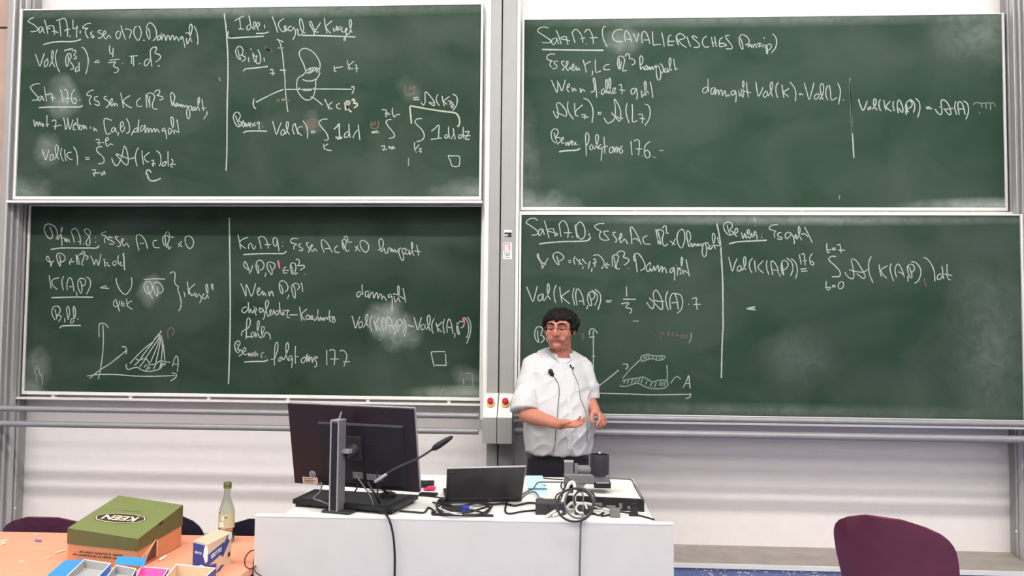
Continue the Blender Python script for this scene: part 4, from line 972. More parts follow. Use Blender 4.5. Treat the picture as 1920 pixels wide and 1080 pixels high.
# legs under the trousers
for s in (-1, 1):
    c = Q(1046, 850, .0); x = c.x+s*.092
    tube(bm, [Vector((x-s*.022, YP+.0, .90)), Vector((x, YP+.01, .50)), Vector((x*1.0, YP+.03, .30)), Vector((x, YP+.04, .09))], [.060, .052, .048, .036], 16)
    ell(bm, (x, YP-.02, .055), (.042, .11, .035), None, 16)
me = remesh(bm, .0036, 3, 'body'); tint = me.color_attributes.new('tint', 'FLOAT_COLOR', 'POINT'); Hi = H.inverted()
SK, LIP, STUB, RED = lin((188, 124, 104))[:3], lin((160, 84, 78))[:3], lin((146, 96, 82))[:3], lin((184, 100, 86))[:3]
for v, d in zip(me.vertices, tint.data):
    q = Hi @ v.co; c = Vector(SK); n = .5+.5*noise.noise(v.co*40)
    if q.length < .2:
        if q.z < -.036 and q.z > -.13 and q.y < .03:
            k = min(1, (-.036-q.z)/.012)*(.55+.3*n)*(1 if q.y < 0 else max(0, 1-q.y/.03)); c = c.lerp(Vector(STUB), k*.5)
        k = max(0, 1-((abs(q.x)-.036)/.022)**2-((q.z+.028)/.020)**2) if q.y < -.03 else 0; c = c.lerp(Vector(RED), k*.6)
        k = max(0, 1-(q.x/.018)**2-((q.z+.024)/.014)**2) if q.y < -.09 else 0; c = c.lerp(Vector(RED), k*.7)
        if q.y < -.068 and abs(q.x) < .027 and -.0705 < q.z < -.0520: c = c.lerp(Vector(LIP), .6*(1-(abs(q.x)/.027)**4))
        if q.y < -.05 and (abs(q.x)-.031)**2/.018**2+(q.z-.004)**2/.011**2 < 1: c = c.lerp(Vector(lin((176, 112, 96))[:3]), .7)
    d.color = (c.x*(.94+.12*n), c.y*(.94+.12*n), c.z*(.94+.12*n), 1)
body = obj('body', me, M['skin'], man, True)
btree = BVHTree.FromPolygons([v.co+pbase for v in me.vertices], [tuple(p.vertices) for p in me.polygons])
def onface(x, z, lift=.0): 
    """the point of the face surface in front of head coordinates x, z"""
    o = hp(x, -.3, z); d = (hp(x, 0, z)-o).normalized(); h = btree.ray_cast(o, d); return (h[0] if h[0] else hp(x, -.09, z))-d*lift
for s in (-1, 1):
    bm = B(); tube(bm, [onface(s*x, z, .001) for x, z in ((.010, .021), (.020, .026), (.034, .0285), (.047, .024), (.055, .016))], [.003, .0046, .0046, .0036, .002], 8); obj('eyebrow', bm, M['hair'], body, True)
    bm = B(); tube(bm, [onface(s*x, z, .0004) for x, z in ((.018, .0005), (.025, -.0035), (.032, -.0045), (.040, -.003), (.046, .001))], [.0012, .0020, .0022, .0020, .0012], 6); obj('eyelash', bm, M['hair'], body, True)
bm = B(); tube(bm, [onface(x, z, .0002) for x, z in ((-.030, -.0596), (-.015, -.0596), (0, -.0606), (.015, -.0596), (.030, -.0596))], [.0008, .0015, .0016, .0015, .0008], 6); obj('lip_line', bm, mat('lip_crease', (110, 54, 50), .6), body, True)

# ---- hair: short bushy curls
bm = B(); rnd = random.Random(5)
ell(bm, (0, .030, .030), (.083, .090, .069), H, 28); ell(bm, (0, -.006, .058), (.072, .074, .044), H, 28)
def hair_ok(p):
    x, y, z = p
    if y < -.035: return z > .047-.9*max(0, abs(x)-.056)
    if y < .015: return z > .028 or (abs(x) > .058 and z > -.002)
    return z > -.040
cnt = 0
while cnt < 380:
    a, b = rnd.uniform(0, 2*PI), rnd.uniform(-1, 1); r_ = math.sqrt(1-b*b)
    p = Vector((math.cos(a)*r_*.089, .024+math.sin(a)*r_*.101, .026+b*.068))
    if not hair_ok(p): continue
    cnt += 1; k = rnd.uniform(.008, .0165)
    ell(bm, (p.x, p.y, p.z), (k*rnd.uniform(.7, 1.2), k*rnd.uniform(.7, 1.2), k*rnd.uniform(.7, 1.2)), H, 8)
for k in range(34):                         # loose curls over the forehead and sides
    x = rnd.uniform(-.066, .066); z0 = .070-abs(x)*.35; c = []
    for i in range(5): c.append(hp(x+.006*math.sin(i*1.7+k), -.062-.010*math.cos(x*14)+.002*i+abs(x)*.45, z0-i*.0065+rnd.uniform(-.002, .002)))
    tube(bm, c, [.006, .0055, .005, .004, .0026], 6)
me = remesh(bm, .0032, 1, 'hair'); nn = [v.normal.copy() for v in me.vertices]
for v, n_ in zip(me.vertices, nn):
    q = v.co*130; v.co += n_*(.0045*noise.noise(q*.6)+.004*noise.noise(q)+.0025*noise.noise(q*2.3))
hair = obj('hair', me, M['hair'], man, True)

# ---- glasses
g = bpy.data.objects.new('glasses', None); COL.objects.link(g); g.parent = man; gl = hp(0, -.1, 0); g.location = gl-pbase; g.empty_display_size = .05
def rim(cx):
    P = []
    for k in range(28):
        a = 2*PI*k/28; e = 2.8; P.append(hp(cx+math.copysign(abs(math.cos(a))**(2/e), math.cos(a))*.0245, -.101+.10*abs(cx)*.0+.14*(abs(cx+math.cos(a)*.0245))**1.0*.5, -.004+math.copysign(abs(math.sin(a))**(2/e), math.sin(a))*.0165))
    return P
for s in (-1, 1):
    P = rim(s*.0335); bm = B(); tube(bm, P+[P[0]], .0013, 6, caps=False); obj('rim', bm, M['gmetal'], g, True)
    bm = B(); tube(bm, [hp(s*.058, -.096, .002), hp(s*.070, -.070, .004), hp(s*.079, .0, .006), hp(s*.080, .012, .0)], .0012, 6); obj('temple', bm, M['gmetal'], g, True)
bm = B(); tube(bm, catmull([hp(-.010, -.0995, .004), hp(0, -.103, .0075), hp(.010, -.0995, .004)], 4), .0013, 6); obj('bridge', bm, M['gmetal'], g, True)

# ---- shirt
def shirt_mat():
    mt = mat('white_checked_cotton', (204, 203, 203), .85, var=.02, scale=30, bump=.25, bscale=500, spec=.2)
    nt = mt.node_tree; b = nt.nodes['Principled BSDF']; L = nt.links.new
    tc = [q for q in nt.nodes if q.type == 'TEX_COORD'][0]; prev = [q for q in nt.nodes if q.type == 'VALTORGB'][0].outputs['Color']
    for ax in ('X', 'Z'):
        wv = nt.nodes.new('ShaderNodeTexWave'); wv.wave_type = 'BANDS'; wv.bands_direction = ax; wv.inputs['Scale'].default_value = 30; wv.inputs['Distortion'].default_value = .3
        L(tc.outputs['Object'], wv.inputs['Vector'])
        mr = nt.nodes.new('ShaderNodeMapRange'); mr.inputs[1].default_value = .82; mr.inputs[2].default_value = 1; mr.inputs[4].default_value = .4; L(wv.outputs['Fac'], mr.inputs[0])
        mx = nt.nodes.new('ShaderNodeMixRGB'); mx.inputs['Color2'].default_value = lin((150, 156, 172)); L(mr.outputs[0], mx.inputs['Fac']); L(prev, mx.inputs['Color1']); prev = mx.outputs[0]
    L(prev, b.inputs['Base Color']); return mt
M['shirt'] = shirt_mat()
bm = B()
loft(bm, [ringpts(x, y, A, Bd, dy, tilt=.38 if y < 665 else .22 if y < 675 else .08 if y < 690 else 0) for (y, x, A, Bd, dy) in TOR[1:]] + [ringpts(1046, 845, .174, .154, -.006), ringpts(1046, 848, .166, .146, -.006)])
tube(bm, [Q(1014, 673, .02), Q(1002, 687, .004), Q(993, 711, -.035), Q(987, 738, -.085), Q(984, 758, -.125), Q(984, 770, -.140)], [.050, .061, .062, .066, .071, .073], 28, caps=False)
tube(bm, [Q(1084, 674, .05), Q(1090, 688, .05), Q(1095, 705, .05), Q(1101, 730, .052), Q(1104, 749, .048)], [.044, .052, .056, .060, .058], 28, caps=False)
me = remesh(bm, .0055, 5, 'shirt'); me.update()
nn = [v.normal.copy() for v in me.vertices]
for v, n_ in zip(me.vertices, nn):
    p = v.co; f = .0
    f += .008*noise.noise(Vector((p.x*11+p.z*3, p.y*9, p.z*5)))                     # broad slack
    f += .0085*(1-abs(noise.noise(Vector((p.x*14-p.z*9, p.y*10, p.z*9+4)))))**3      # sharp creases
    low = max(0, min(1, (1.10-p.z)/.12)); f += .009*low*noise.noise(Vector((p.x*30, p.y*22, p.z*9)))
    v.co = p+n_*(f-.002)
verts_w = [v.co.copy() for v in me.vertices]; polys = [tuple(p.vertices) for p in me.polygons]
stree = BVHTree.FromPolygons(verts_w, polys)
shirt = obj('shirt', me, M['shirt'], man, True)
def onshirt(px, py, lift=.001):
    d = ray(px, py).normalized(); h = stree.ray_cast(CAM, d)
    return (h[0]-d*lift, h[1]) if h[0] else (Q(px, py, -.15), Vector((0, -1, 0)))
def strip(name, L, wd, th, m, parent):
    """narrow band of cloth lying on the shirt along photograph points"""
    P = [onshirt(x, y, .001) for x, y in L]; bm = B(); rows = []
    for i, (p, n_) in enumerate(P):
        a, b = P[max(i-1, 0)][0], P[min(i+1, len(P)-1)][0]; t_ = (b-a).normalized(); s_ = t_.cross(n_).normalized()*wd/2; n2 = n_.normalized()*th
        rows.append([bm.verts.new(p-s_-n2), bm.verts.new(p-s_+n2), bm.verts.new(p+s_+n2), bm.verts.new(p+s_-n2)])
    for a, b in zip(rows, rows[1:]):
        for k in range(4): bm.faces.new((a[k], a[(k+1) % 4], b[(k+1) % 4], b[k]))
    bm.faces.new(rows[0][::-1]); bm.faces.new(rows[-1]); return obj(name, bm, m, parent, True, flat_angle=40)
pl = [(1060+.0*k+8*min(1, k/9)+2*math.sin(k*.8), 679+k*9.6) for k in range(18)]
strip('placket', pl, .026, .0016, M['shirt'], shirt)
for k in range(1, 7):
    x, y = 1060+8*min(1, k*26/90), 676+k*24.5
    p, n_ = onshirt(x, y, .003); mt = frame_mtx(p, Vector((1, 0, 0)), Vector((0, 0, 1))-n_*n_.z); bm = B(); lathe(bm, [(.0052, 0), (.0055, .001), (.004, .002)], (0, 0, 0), 14, mt); obj('button', bm, M['white'], shirt, True)
def pocket(L):
    P = [onshirt(x, y, .0015) for x, y in L]; bm = B(); n_ = sum((q[1] for q in P), Vector()).normalized()
    g_ = 7; V = []
    for j in range(g_+1):
        for i in range(g_+1):
            u, w_ = i/g_, j/g_; x = (L[0][0]*(1-u)+L[1][0]*u)*(1-w_)+(L[3][0]*(1-u)+L[2][0]*u)*w_; y = (L[0][1]*(1-u)+L[1][1]*u)*(1-w_)+(L[3][1]*(1-u)+L[2][1]*u)*w_
            V.append(bm.verts.new(onshirt(x, y, .0028)[0]))
    for j in range(g_):
        for i in range(g_): bm.faces.new((V[j*(g_+1)+i], V[j*(g_+1)+i+1], V[(j+1)*(g_+1)+i+1], V[(j+1)*(g_+1)+i]))
    bmesh.ops.recalc_face_normals(bm, faces=bm.faces[:]); bmesh.ops.solidify(bm, geom=bm.faces[:], thickness=.0018); obj('pocket', bm, M['shirt'], shirt, True, flat_angle=50)
pocket([(1077, 702), (1099, 700), (1101, 731), (1079, 735)])
# collar: a band round the neck and two leaves falling to points
bm = B(); up_, lo_, mid = [], [], []
nk = Q(1051.5, 662, .032)
for k in range(29):
    ang = math.radians(-90+14+28)+math.radians(k*(304/28))
    back = .5-.5*math.cos(math.radians(k*(304/28)+28)); z = nk.z-.008+.044*back
    up_.append(nk+Vector((math.cos(ang)*.0635, math.sin(ang)*.0635, z-nk.z))); mid.append(nk+Vector((math.cos(ang)*.070, math.sin(ang)*.070, z-nk.z-.002))); lo_.append(nk+Vector((math.cos(ang)*.088, math.sin(ang)*.086, z-nk.z-.032-.012*(1-back))))
rows = [[bm.verts.new(p) for p in r_] for r_ in (lo_, mid, up_, [p-Vector((0, 0, .04)) for p in up_])]
for a, b in zip(rows, rows[1:]):
    for i in range(28): bm.faces.new((a[i], a[i+1], b[i+1], b[i]))
bmesh.ops.recalc_face_normals(bm, faces=bm.faces[:]); bmesh.ops.solidify(bm, geom=bm.faces[:], thickness=.002); obj('collar', bm, M['shirt'], shirt, True, flat_angle=50)
for L in ([(1024, 651), (1033, 657), (1047, 668), (1049, 680), (1036, 671), (1022, 659)], [(1073, 658), (1068, 662), (1061, 668), (1061, 682), (1072, 675), (1077, 664)]):
    P = []
    for i, (x, y) in enumerate(L):
        h = stree.ray_cast(CAM, ray(x, y).normalized()); P.append(h[0]-ray(x, y).normalized()*.007 if h[0] else Q(x, y, -.045))
    bm = B(); f = bm.faces.new([bm.verts.new(p) for p in P]); bmesh.ops.solidify(bm, geom=[f], thickness=.003); obj('collar_leaf', bm, M['shirt'], shirt)

# ---- trousers, belt, shoes
bm = B(); c = Q(1046, 850, 0)
loft(bm, [ringpts(1046, y, A, Bd, dy, 12) for (y, A, Bd, dy) in ((838, .158, .130, .0), (850, .162, .136, .0), (870, .166, .142, .002), (895, .170, .142, .006), (925, .172, .140, .01), (955, .165, .125, .01))])
for s in (-1, 1):
    x = c.x+s*.092; tube(bm, [Vector((x*1.0, YP+.005, .80)), Vector((x, YP+.01, .50)), Vector((x, YP+.03, .28)), Vector((x, YP+.04, .10))], [.092, .076, .070, .066], 20)
me = remesh(bm, .007, 3, 'trousers'); nn = [v.normal.copy() for v in me.vertices]
for v, n_ in zip(me.vertices, nn): v.co += n_*.004*noise.noise(v.co*14)
tr = obj('trousers', me, M['trousers'], man, True)
bm = B(); loft(bm, [ringpts(1046, y, .1665, .1405, .0, 12) for y in (846, 856)]); obj('belt', bm, M['leather'], tr, True, flat_angle=50)
for s in (-1, 1):
    x = c.x+s*.095; bm = B(); ell(bm, (x, YP-.03, .05), (.048, .135, .052), None, 20); ell(bm, (x, YP+.05, .07), (.042, .055, .055), None, 16)
    for v in bm.verts: v.co.z = max(v.co.z, .0)
    obj('shoe', bm, M['leather'], man, True)

# ---- lapel microphones
def lapel(px, py, r_, label, path, rc, m, foam=True):
    p, n_ = onshirt(px, py, .010); t = thing('lapel_microphone', p, label, 'microphone')
    bm = B(); d = Vector((-.35, -.2, .9)).normalized()
    if foam: tube(bm, [p-d*.008, p+d*.010], [r_*.9, r_], 14)
    else: tube(bm, [p-d*.006, p+d*.006], [r_*.7, r_], 10)
    obj('foam_head' if foam else 'capsule', bm, M['black'], t, True)
    q = p-d*.016; bm = B(); box(bm, (-.004, -.004, -.012), (.004, .004, .012), .001, Matrix.Translation(q+Vector((.004, .002, 0))) @ Matrix.Rotation(.3, 4, 'Y')); obj('clip', bm, M['black'], t)
    P = [q]+[onshirt(x, y, rc+.002)[0] for x, y in path]; bm = B(); tube(bm, catmull(P, 5), rc, 6); obj('cable', bm, m, t, True)
lapel(1033.5, 699, .0125, 'black foam lapel microphone clipped on the left of the shirt front', [(1040, 708), (1046.5, 719), (1048.5, 736), (1046.5, 760), (1045, 785), (1042.5, 809), (1041, 828), (1037, 848)], .0016, M['cable'])
lapel(1070.5, 687, .005, 'tiny black lapel microphone clipped near the shirt pocket', [(1074, 698), (1080, 710), (1085, 724), (1088, 745), (1093, 758), (1098, 772), (1101, 800), (1101, 830)], .0015, M['cableg'], False)
# ================================================================ CHALK WRITING
# each entry: board, name, origin and scale of the measuring window, stroke width in photograph pixels, chalk, strokes
CH = []
def W(b, nm, x0, y0, s, w, m, t): CH.append((b, nm, x0, y0, s, w, m, t))
N, U = 1.8, 2.4
# ---- upper left board
W('UL', 'chalk_heading', 45, 25, 8, N, 'chalk', '''150 65 100 80 65 125 140 165 205 225 205 255 150 275 100 275/275 205 235 210 225 260 235 290 265 265 280 210 290 255 310 302
305 95 330 170 345 240 360 310/330 222 395 230/350 200 400 185 440 195 455 240 460 322/420 270 470 275 515 290
487 112 520 97 548 95/530 100 540 180 555 345/548 92 590 76 625 95 650 200 655 345/605 265 650 240 695 240/678 345 702 346
735 95 735 180 740 230 775 225 800 195/803 185 790 280 790 365/845 260 845 302
1010 150 950 155 890 195 880 215 905 225 960 222/960 222 930 250 920 280 940 340 965 372/1030 275 1000 295 1010 320 1050 345 1040 365 1000 350
1165 255 1120 260 1115 285 1160 310 1185 330 1140 375 1110 362/1190 330 1225 300 1215 265 1190 290 1200 350 1230 385 1265 335 1285 340 1303 375
1430 265 1390 285 1380 340 1410 385 1440 350 1455 270/1455 180 1475 260 1500 330 1525 395/1515 240 1560 235 1610 260 1605 300 1580 375
1690 190 1655 230 1650 310 1690 390 1715 405 1745 360 1760 290 1740 215 1720 190/1785 405 1815 405''')
W('UL', 'chalk_heading', 200, 25, 8, N, 'chalk', '''600 220 600 300 630 380 650 370 645 280 618 220/595 250 605 190 640 145 680 155 730 220 750 310 735 370 695 415
800 330 765 360 765 400 800 385 825 290 820 350 825 405/825 405 850 330 870 330 890 410 910 340 935 345 955 405 975 340 1000 340 1015 405 1040 350 1060 370 1087 417
1135 345 1105 360 1105 385 1130 385 1140 350 1160 430 1175 515/1195 370 1207 465/1210 465 1240 400 1280 250 1280 180 1260 165 1240 220 1250 320 1265 400 1282 430/1180 300 1225 290 1245 330/1315 195 1350 270 1370 390 1365 472''')
W('UL', 'chalk_underline', 45, 25, 8, U, 'chalk', '290 470 400 440 550 425 700 425 800 410 855 390/605 560 660 545 735 530')
W('UL', 'chalk_formula', 45, 25, 8, N, 'chalk', '''170 610 210 720 240 790 270 710 305 600/345 690 305 740 310 795 330 800 360 745 355 690 345 680/380 800 420 720 440 620 430 560 415 600 420 700 440 760 467 802
500 540 475 620 475 700 495 790 535 885/660 600 630 660 630 760 650 795 670 720 663 622/665 600 700 610 705 660 670 720/690 720 740 790 740 830 700 840/720 570 760 550 780 580 750 625 785 650 780 680 745 677
815 800 780 820 770 860 790 880 820 840/825 735 830 870/865 510 905 530 950 620 965 720 950 830 925 915/1055 740 1085 715 1122 706/1065 737 1137 736
1285 480 1285 560 1300 610 1335 590/1340 520 1335 590 1335 655/1285 705 1350 695 1432 690/1258 740 1330 735 1375 730 1345 780 1350 800 1400 820 1420 850 1390 885 1350 890/1478 750 1488 755''')
W('UL', 'chalk_formula', 200, 25, 8, N, 'chalk', '''345 645 400 640 470 635/370 645 375 700 370 760/400 650 405 710 405 792/488 755 507 756/640 685 590 700 565 750 575 785 610 775 645 720 665 680/660 540 655 620 670 740 680 797
660 545 700 510 745 510 745 545 725 595 790 620 810 660 780 700 735 730/768 788 797 790''')
W('UL', 'chalk_heading', 45, 150, 8, N, 'chalk', '''240 58 170 60 105 95 105 130 160 200 210 260 200 295 140 305 120 305/255 235 220 270 225 315 255 290 275 240 298 312/305 100 320 200 342 322/310 215 360 220 390 205 425 225 430 322/400 265 482 276
550 140 570 220 590 335/600 150 630 145 655 190 660 270 655 352/620 280 692 275/765 135 720 200 710 290 740 345 775 350 790 310 770 275 730 285/820 250 822 256/838 290 838 312
1045 150 990 165 945 205 955 235 1010 240 985 290 985 330 1000 372/1110 245 1060 260 1060 300 1120 330 1130 375 1100 380 1060 360/1245 245 1205 255 1210 285 1270 320 1275 370 1240 410 1230 405
1280 370 1320 330 1325 280 1300 300 1295 350 1320 390 1350 345 1360 390 1375 355 1390 360 1407 397/1450 190 1470 290 1495 420/1590 235 1530 270 1490 320 1540 380 1617 422/1750 270 1700 310 1690 360 1710 395 1777 396''')
W('UL', 'chalk_heading', 200, 150, 8, N, 'chalk', '''590 220 595 320 605 412/600 225 630 310 650 415/645 240 645 330 650 400/600 225 640 195 700 210 720 260 700 320 685 370 700 425 762 440/715 185 760 150 795 160 790 205 755 230 830 250 845 280 820 295 790 300
960 200 985 190 1020 240 1015 300 985 350/960 200 965 300 985 385 1010 345 1027 402/1045 350 1040 390 1055 390 1065 355 1050 345/1075 400 1090 360 1105 395 1120 360 1130 410 1150 370 1170 410
1180 400 1195 385 1210 400 1200 500 1215 570 1240 575 1250 510 1235 430 1225 400 1270 395 1275 440 1255 457/1310 400 1285 430 1290 460 1315 445 1325 400 1335 455 1370 390 1395 300 1385 260 1370 300 1375 400 1397 462/1430 290 1440 370 1455 462/1425 420 1492 421/1500 470 1505 510 1455 587''')
W('UL', 'chalk_underline', 45, 150, 8, U, 'chalk', '225 415 400 405 600 405 800 405 850 400 880 380')
W('UL', 'chalk_text', 45, 150, 8, N, 'chalk', '''145 595 165 700 190 620 215 690 235 630 250 690/265 640 280 700 285 650 297 697/345 530 345 620 350 707/325 670 377 665/415 625 450 600 480 625 465 742/440 695 517 690/515 675 567 680
595 565 615 660 625 745 655 660 655 570 670 650 690 740 737 595/735 690 775 660 770 645 745 680 740 740 777 745/800 570 805 660 817 747/780 675 842 675/820 730 850 690 855 680 830 700 840 745 870 735 875 690 895 680 900 740 920 690 942 742/995 700 1000 732/1045 710 1055 765 1070 730 1097 772
1315 605 1240 580 1205 590 1205 680 1240 810 1302 796/1360 710 1320 730 1315 775 1350 770 1370 720 1387 792/1415 785 1420 800 1405 832/1455 710 1490 680 1480 625 1450 650 1450 740 1475 780 1505 745 1512 700/1535 575 1570 640 1585 730 1570 790 1535 797/1620 775 1630 790 1610 832''')
W('UL', 'chalk_text', 200, 150, 8, N, 'chalk', '''460 715 415 740 410 780 450 775 470 720/485 595 475 680 475 792/545 680 510 710 510 770 550 740 575 670 575 792/590 790 605 725 625 730 630 790 655 730 670 740 680 785 700 735 720 735 730 785 750 740 770 750 792 792
870 720 835 740 840 770 870 755 870 715 890 800 900 887/925 740 935 820/940 820 985 750 1005 650 1000 580 970 555 965 600 985 700 1017 812/1055 595 1070 680 1085 797/930 720 985 745 1087 787''')
W('UL', 'chalk_formula', 65, 240, 6.857, N, 'chalk', '''95 270 120 350 145 410 170 330 187 278/215 340 195 380 205 415 235 400 240 350 220 335/255 405 290 340 305 260 290 220 265 250 275 340 312 402/350 255 335 320 345 380 372 427/385 275 390 340 405 422/475 310 430 320 415 350 440 390 487 411
500 240 530 290 550 370 550 477/648 380 707 379/653 405 707 402/785 155 810 145 830 155 825 222/800 190 850 190/860 185 888 190/905 160 935 160 950 140 930 125 912 150 920 215 940 235 970 205 1007 216
870 240 820 245 795 275 820 320 870 360 895 410 880 450 820 460/735 540 785 540 765 590 768 622/745 585 840 575/870 570 855 600 880 600 895 555 907 602
990 385 1010 440 1045 485 1080 460 1120 370 1145 250 1160 235 1185 290 1205 400 1195 470 1160 465 1100 400 1050 345 1060 335 1110 355 1180 385 1220 400 1282 378
1335 250 1305 310 1295 390 1317 492/1380 290 1385 370 1400 472/1475 315 1420 360 1410 390 1440 430 1472 436/1500 420 1530 418 1515 480 1537 487/1505 460 1557 458/1565 290 1610 330 1625 400 1620 460 1600 490
1690 430 1650 450 1640 485 1675 480 1700 430/1715 300 1715 400 1720 492/1755 400 1780 425 1750 490 1777 506/1740 465 1817 468''')
W('UL', 'chalk_mark', 65, 240, 6.857, U, 'chalk', '1435 602 1440 550 1470 540 1500 572/1450 590 1460 640 1490 675 1540 680 1622 648')
W('UL', 'chalk_divider', 0, 0, 1, U, 'chalk', '421 25 421 31 423.7 50 425.6 77 427 100 427.5 137 427.2 160 426.2 187 425.4 285 424 320')
W('UL', 'chalk_mark', 200, 25, 8, 1.8, 'chalkfaint', '1690 955 1690 975 1705 1017')
W('UL', 'chalk_heading', 420, 20, 6.857, N, 'chalk', '''140 130 200 95 257 68/200 95 210 180 215 235/185 235 252 237/335 180 300 200 295 240 325 245 350 200/320 65 335 130 350 200 382 242/380 215 410 190 405 150 385 150 380 200 400 240/420 215 455 190 450 155 425 160 425 210 447 252/520 180 525 227
620 75 660 180 690 282/770 100 715 140 700 190 740 260 775 270 800 230 790 195 775 210 790 260 820 240/870 200 830 215 830 250 860 260 890 225 895 215 920 270 910 330 885 372/925 250 950 240 950 290 965 320 1010 290 1025 220 1000 120 975 110 975 180 1000 260 1047 292
1160 312 1155 270 1110 190 1100 150 1120 140 1140 190 1180 270 1217 275/1160 280 1200 220 1242 153/1290 90 1300 180 1325 292/1390 130 1320 190 1310 210 1340 260 1372 292/1410 220 1415 265 1440 240 1450 195 1457 262
1500 205 1475 215 1475 245 1500 240 1520 210 1510 260 1540 275 1570 260 1585 230 1560 240 1570 290 1605 300 1630 230 1640 150 1625 115 1610 150 1625 230 1647 282/1575 300 1565 340 1560 380 1540 375 1562 338''')
W('UL', 'chalk_underline', 420, 20, 6.857, U, 'chalk', '415 292 500 292 545 285 572 273/55 265 60 350 250 342 420 335 512 330/1005 318 1200 320 1400 328 1692 338/250 780 275 750 380 740 562 718')
W('UL', 'chalk_heading', 420, 20, 6.857, N, 'chalk', '''180 500 190 560 215 622/215 630 180 610 155 550 150 510 180 465 220 465 245 510 235 560 215 572 265 590 270 630 225 657/280 550 285 556/315 600 320 662/345 485 370 560 385 652/340 490 400 600 420 640/430 590 385 630 387 662/435 500 465 570 470 650 440 685 405 650 400 600 425 575/515 605 520 657''')
W('UL', 'chalk_drawing', 420, 20, 6.857, N, 'chalk', '''680 375 695 370 725 430 750 540 765 680 770 740 785 880 785 960 788 1011 800 1141 822 1300/690 375 740 390 762 407/590 765 620 755 630 770 630 832/590 805 657 805
1050 770 1020 680 975 590 970 530 1010 490 1070 490 1140 530 1200 600 1235 680 1230 760/1055 775 1075 760 1110 740 1170 735 1232 745/1060 802 1110 800 1160 765 1212 760/1080 800 1122 745/1110 795 1152 745/1150 780 1182 750/1180 790 1217 755/1205 800 1232 770
1050 770 1050 790 1010 830 960 860 940 900 935 970 950 1041 1010 1121 1080 1151 1140 1116 1165 1051 1180 950 1180 900 1210 850 1237 798/1010 885 1070 905 1140 900 1182 878/960 991 1000 1016 1070 1026 1130 1016 1167 989
1530 720 1470 730 1420 742/1420 710 1415 730 1425 745 1415 770 1442 782/1585 640 1595 700 1612 767/1670 650 1610 700 1600 720 1640 750 1662 745/1680 700 1705 705 1705 792/1680 740 1727 742''')
W('UL', 'chalk_mark', 420, 20, 6.857, U, 'chalk', '718 765 797 768')
W('UL', 'chalk_mark', 420, 20, 6.857, 2, 'chalkfaint', '690 480 772 480')
W('UL', 'red_chalk_mark', 420, 20, 6.857, 3, 'chalkred', '525 460 575 510 612 500/560 500 622 532/525 480 560 500')
W('UL', 'red_chalk_mark', 420, 150, 6.857, 3, 'chalkred', '690 250 688 270 712 265 695 245/740 262 842 265')
W('UL', 'chalk_drawing', 420, 150, 6.857, 2.0, 'chalk', '795 122 1000 120 1300 116 1642 120/1635 90 1670 90 1665 140 1645 177/765 120 620 180 410 287/385 240 375 300 385 345 410 372/740 250 782 250')
W('UL', 'chalk_formula', 420, 150, 6.857, N, 'chalk', '''1110 215 1140 225 1200 265 1267 322/1295 245 1330 320 1350 382/1395 280 1350 320 1345 335 1375 370 1397 365/1490 300 1450 320 1450 350 1475 370 1502 370''')
W('UL', 'chalk_formula', 420, 150, 6.857, 2.8, 'chalkyel', '1555 285 1565 392/1565 280 1600 270 1615 300 1585 340 1610 390 1642 411/1580 280 1592 392/1640 270 1665 245 1680 270 1670 300 1710 300 1710 330 1672 362')
W('UL', 'chalk_formula', 420, 150, 6.857, N, 'chalk', '''145 455 175 530 200 590/195 600 165 590 130 520 120 460 155 415 195 425 210 470 190 520 225 550 210 590 195 602/225 570 255 545 250 525 235 540 235 590 255 600 270 545 275 605 290 560 305 600 320 545/320 590 345 570 340 550 330 580 347 612/360 560 377 602/400 545 385 570 412 592/430 572 430 545 455 545 450 590 457 637/490 555 492 562/495 595 498 607
625 530 650 620 675 700 705 620 737 548/750 640 730 680 745 710 775 690 775 645 755 635/785 700 815 640 830 560 810 535 800 590 815 660 842 702/905 560 885 600 885 650 907 702/915 555 930 620 955 702/1010 600 960 610 945 650 970 690 1002 716/1015 525 1055 580 1075 660 1075 752/1113 660 1182 655/1118 680 1172 678
1330 505 1270 505 1225 540 1240 590 1300 660 1335 720 1335 770 1290 772/1280 820 1285 887/1340 820 1290 855 1290 880 1330 900 1382 909/1600 660 1555 690 1550 735 1590 730 1610 680/1605 565 1610 650 1622 742/1725 575 1735 660 1747 772/1720 640 1680 690 1658 747''')
W('UL', 'chalk_formula', 420, 150, 6.857, U, 'chalk', '1415 635 1450 600 1480 565 1482 650 1490 735/1433 738 1522 738/1453 760 1512 752/248 682 290 660 400 655 552 658')
W('UL', 'red_chalk_mark', 420, 150, 6.857, 2.4, 'chalkred', '1080 520 1065 560 1090 610 1140 620 1190 600 1215 560 1200 520 1150 505 1090 515/1135 545 1135 590 1167 590')
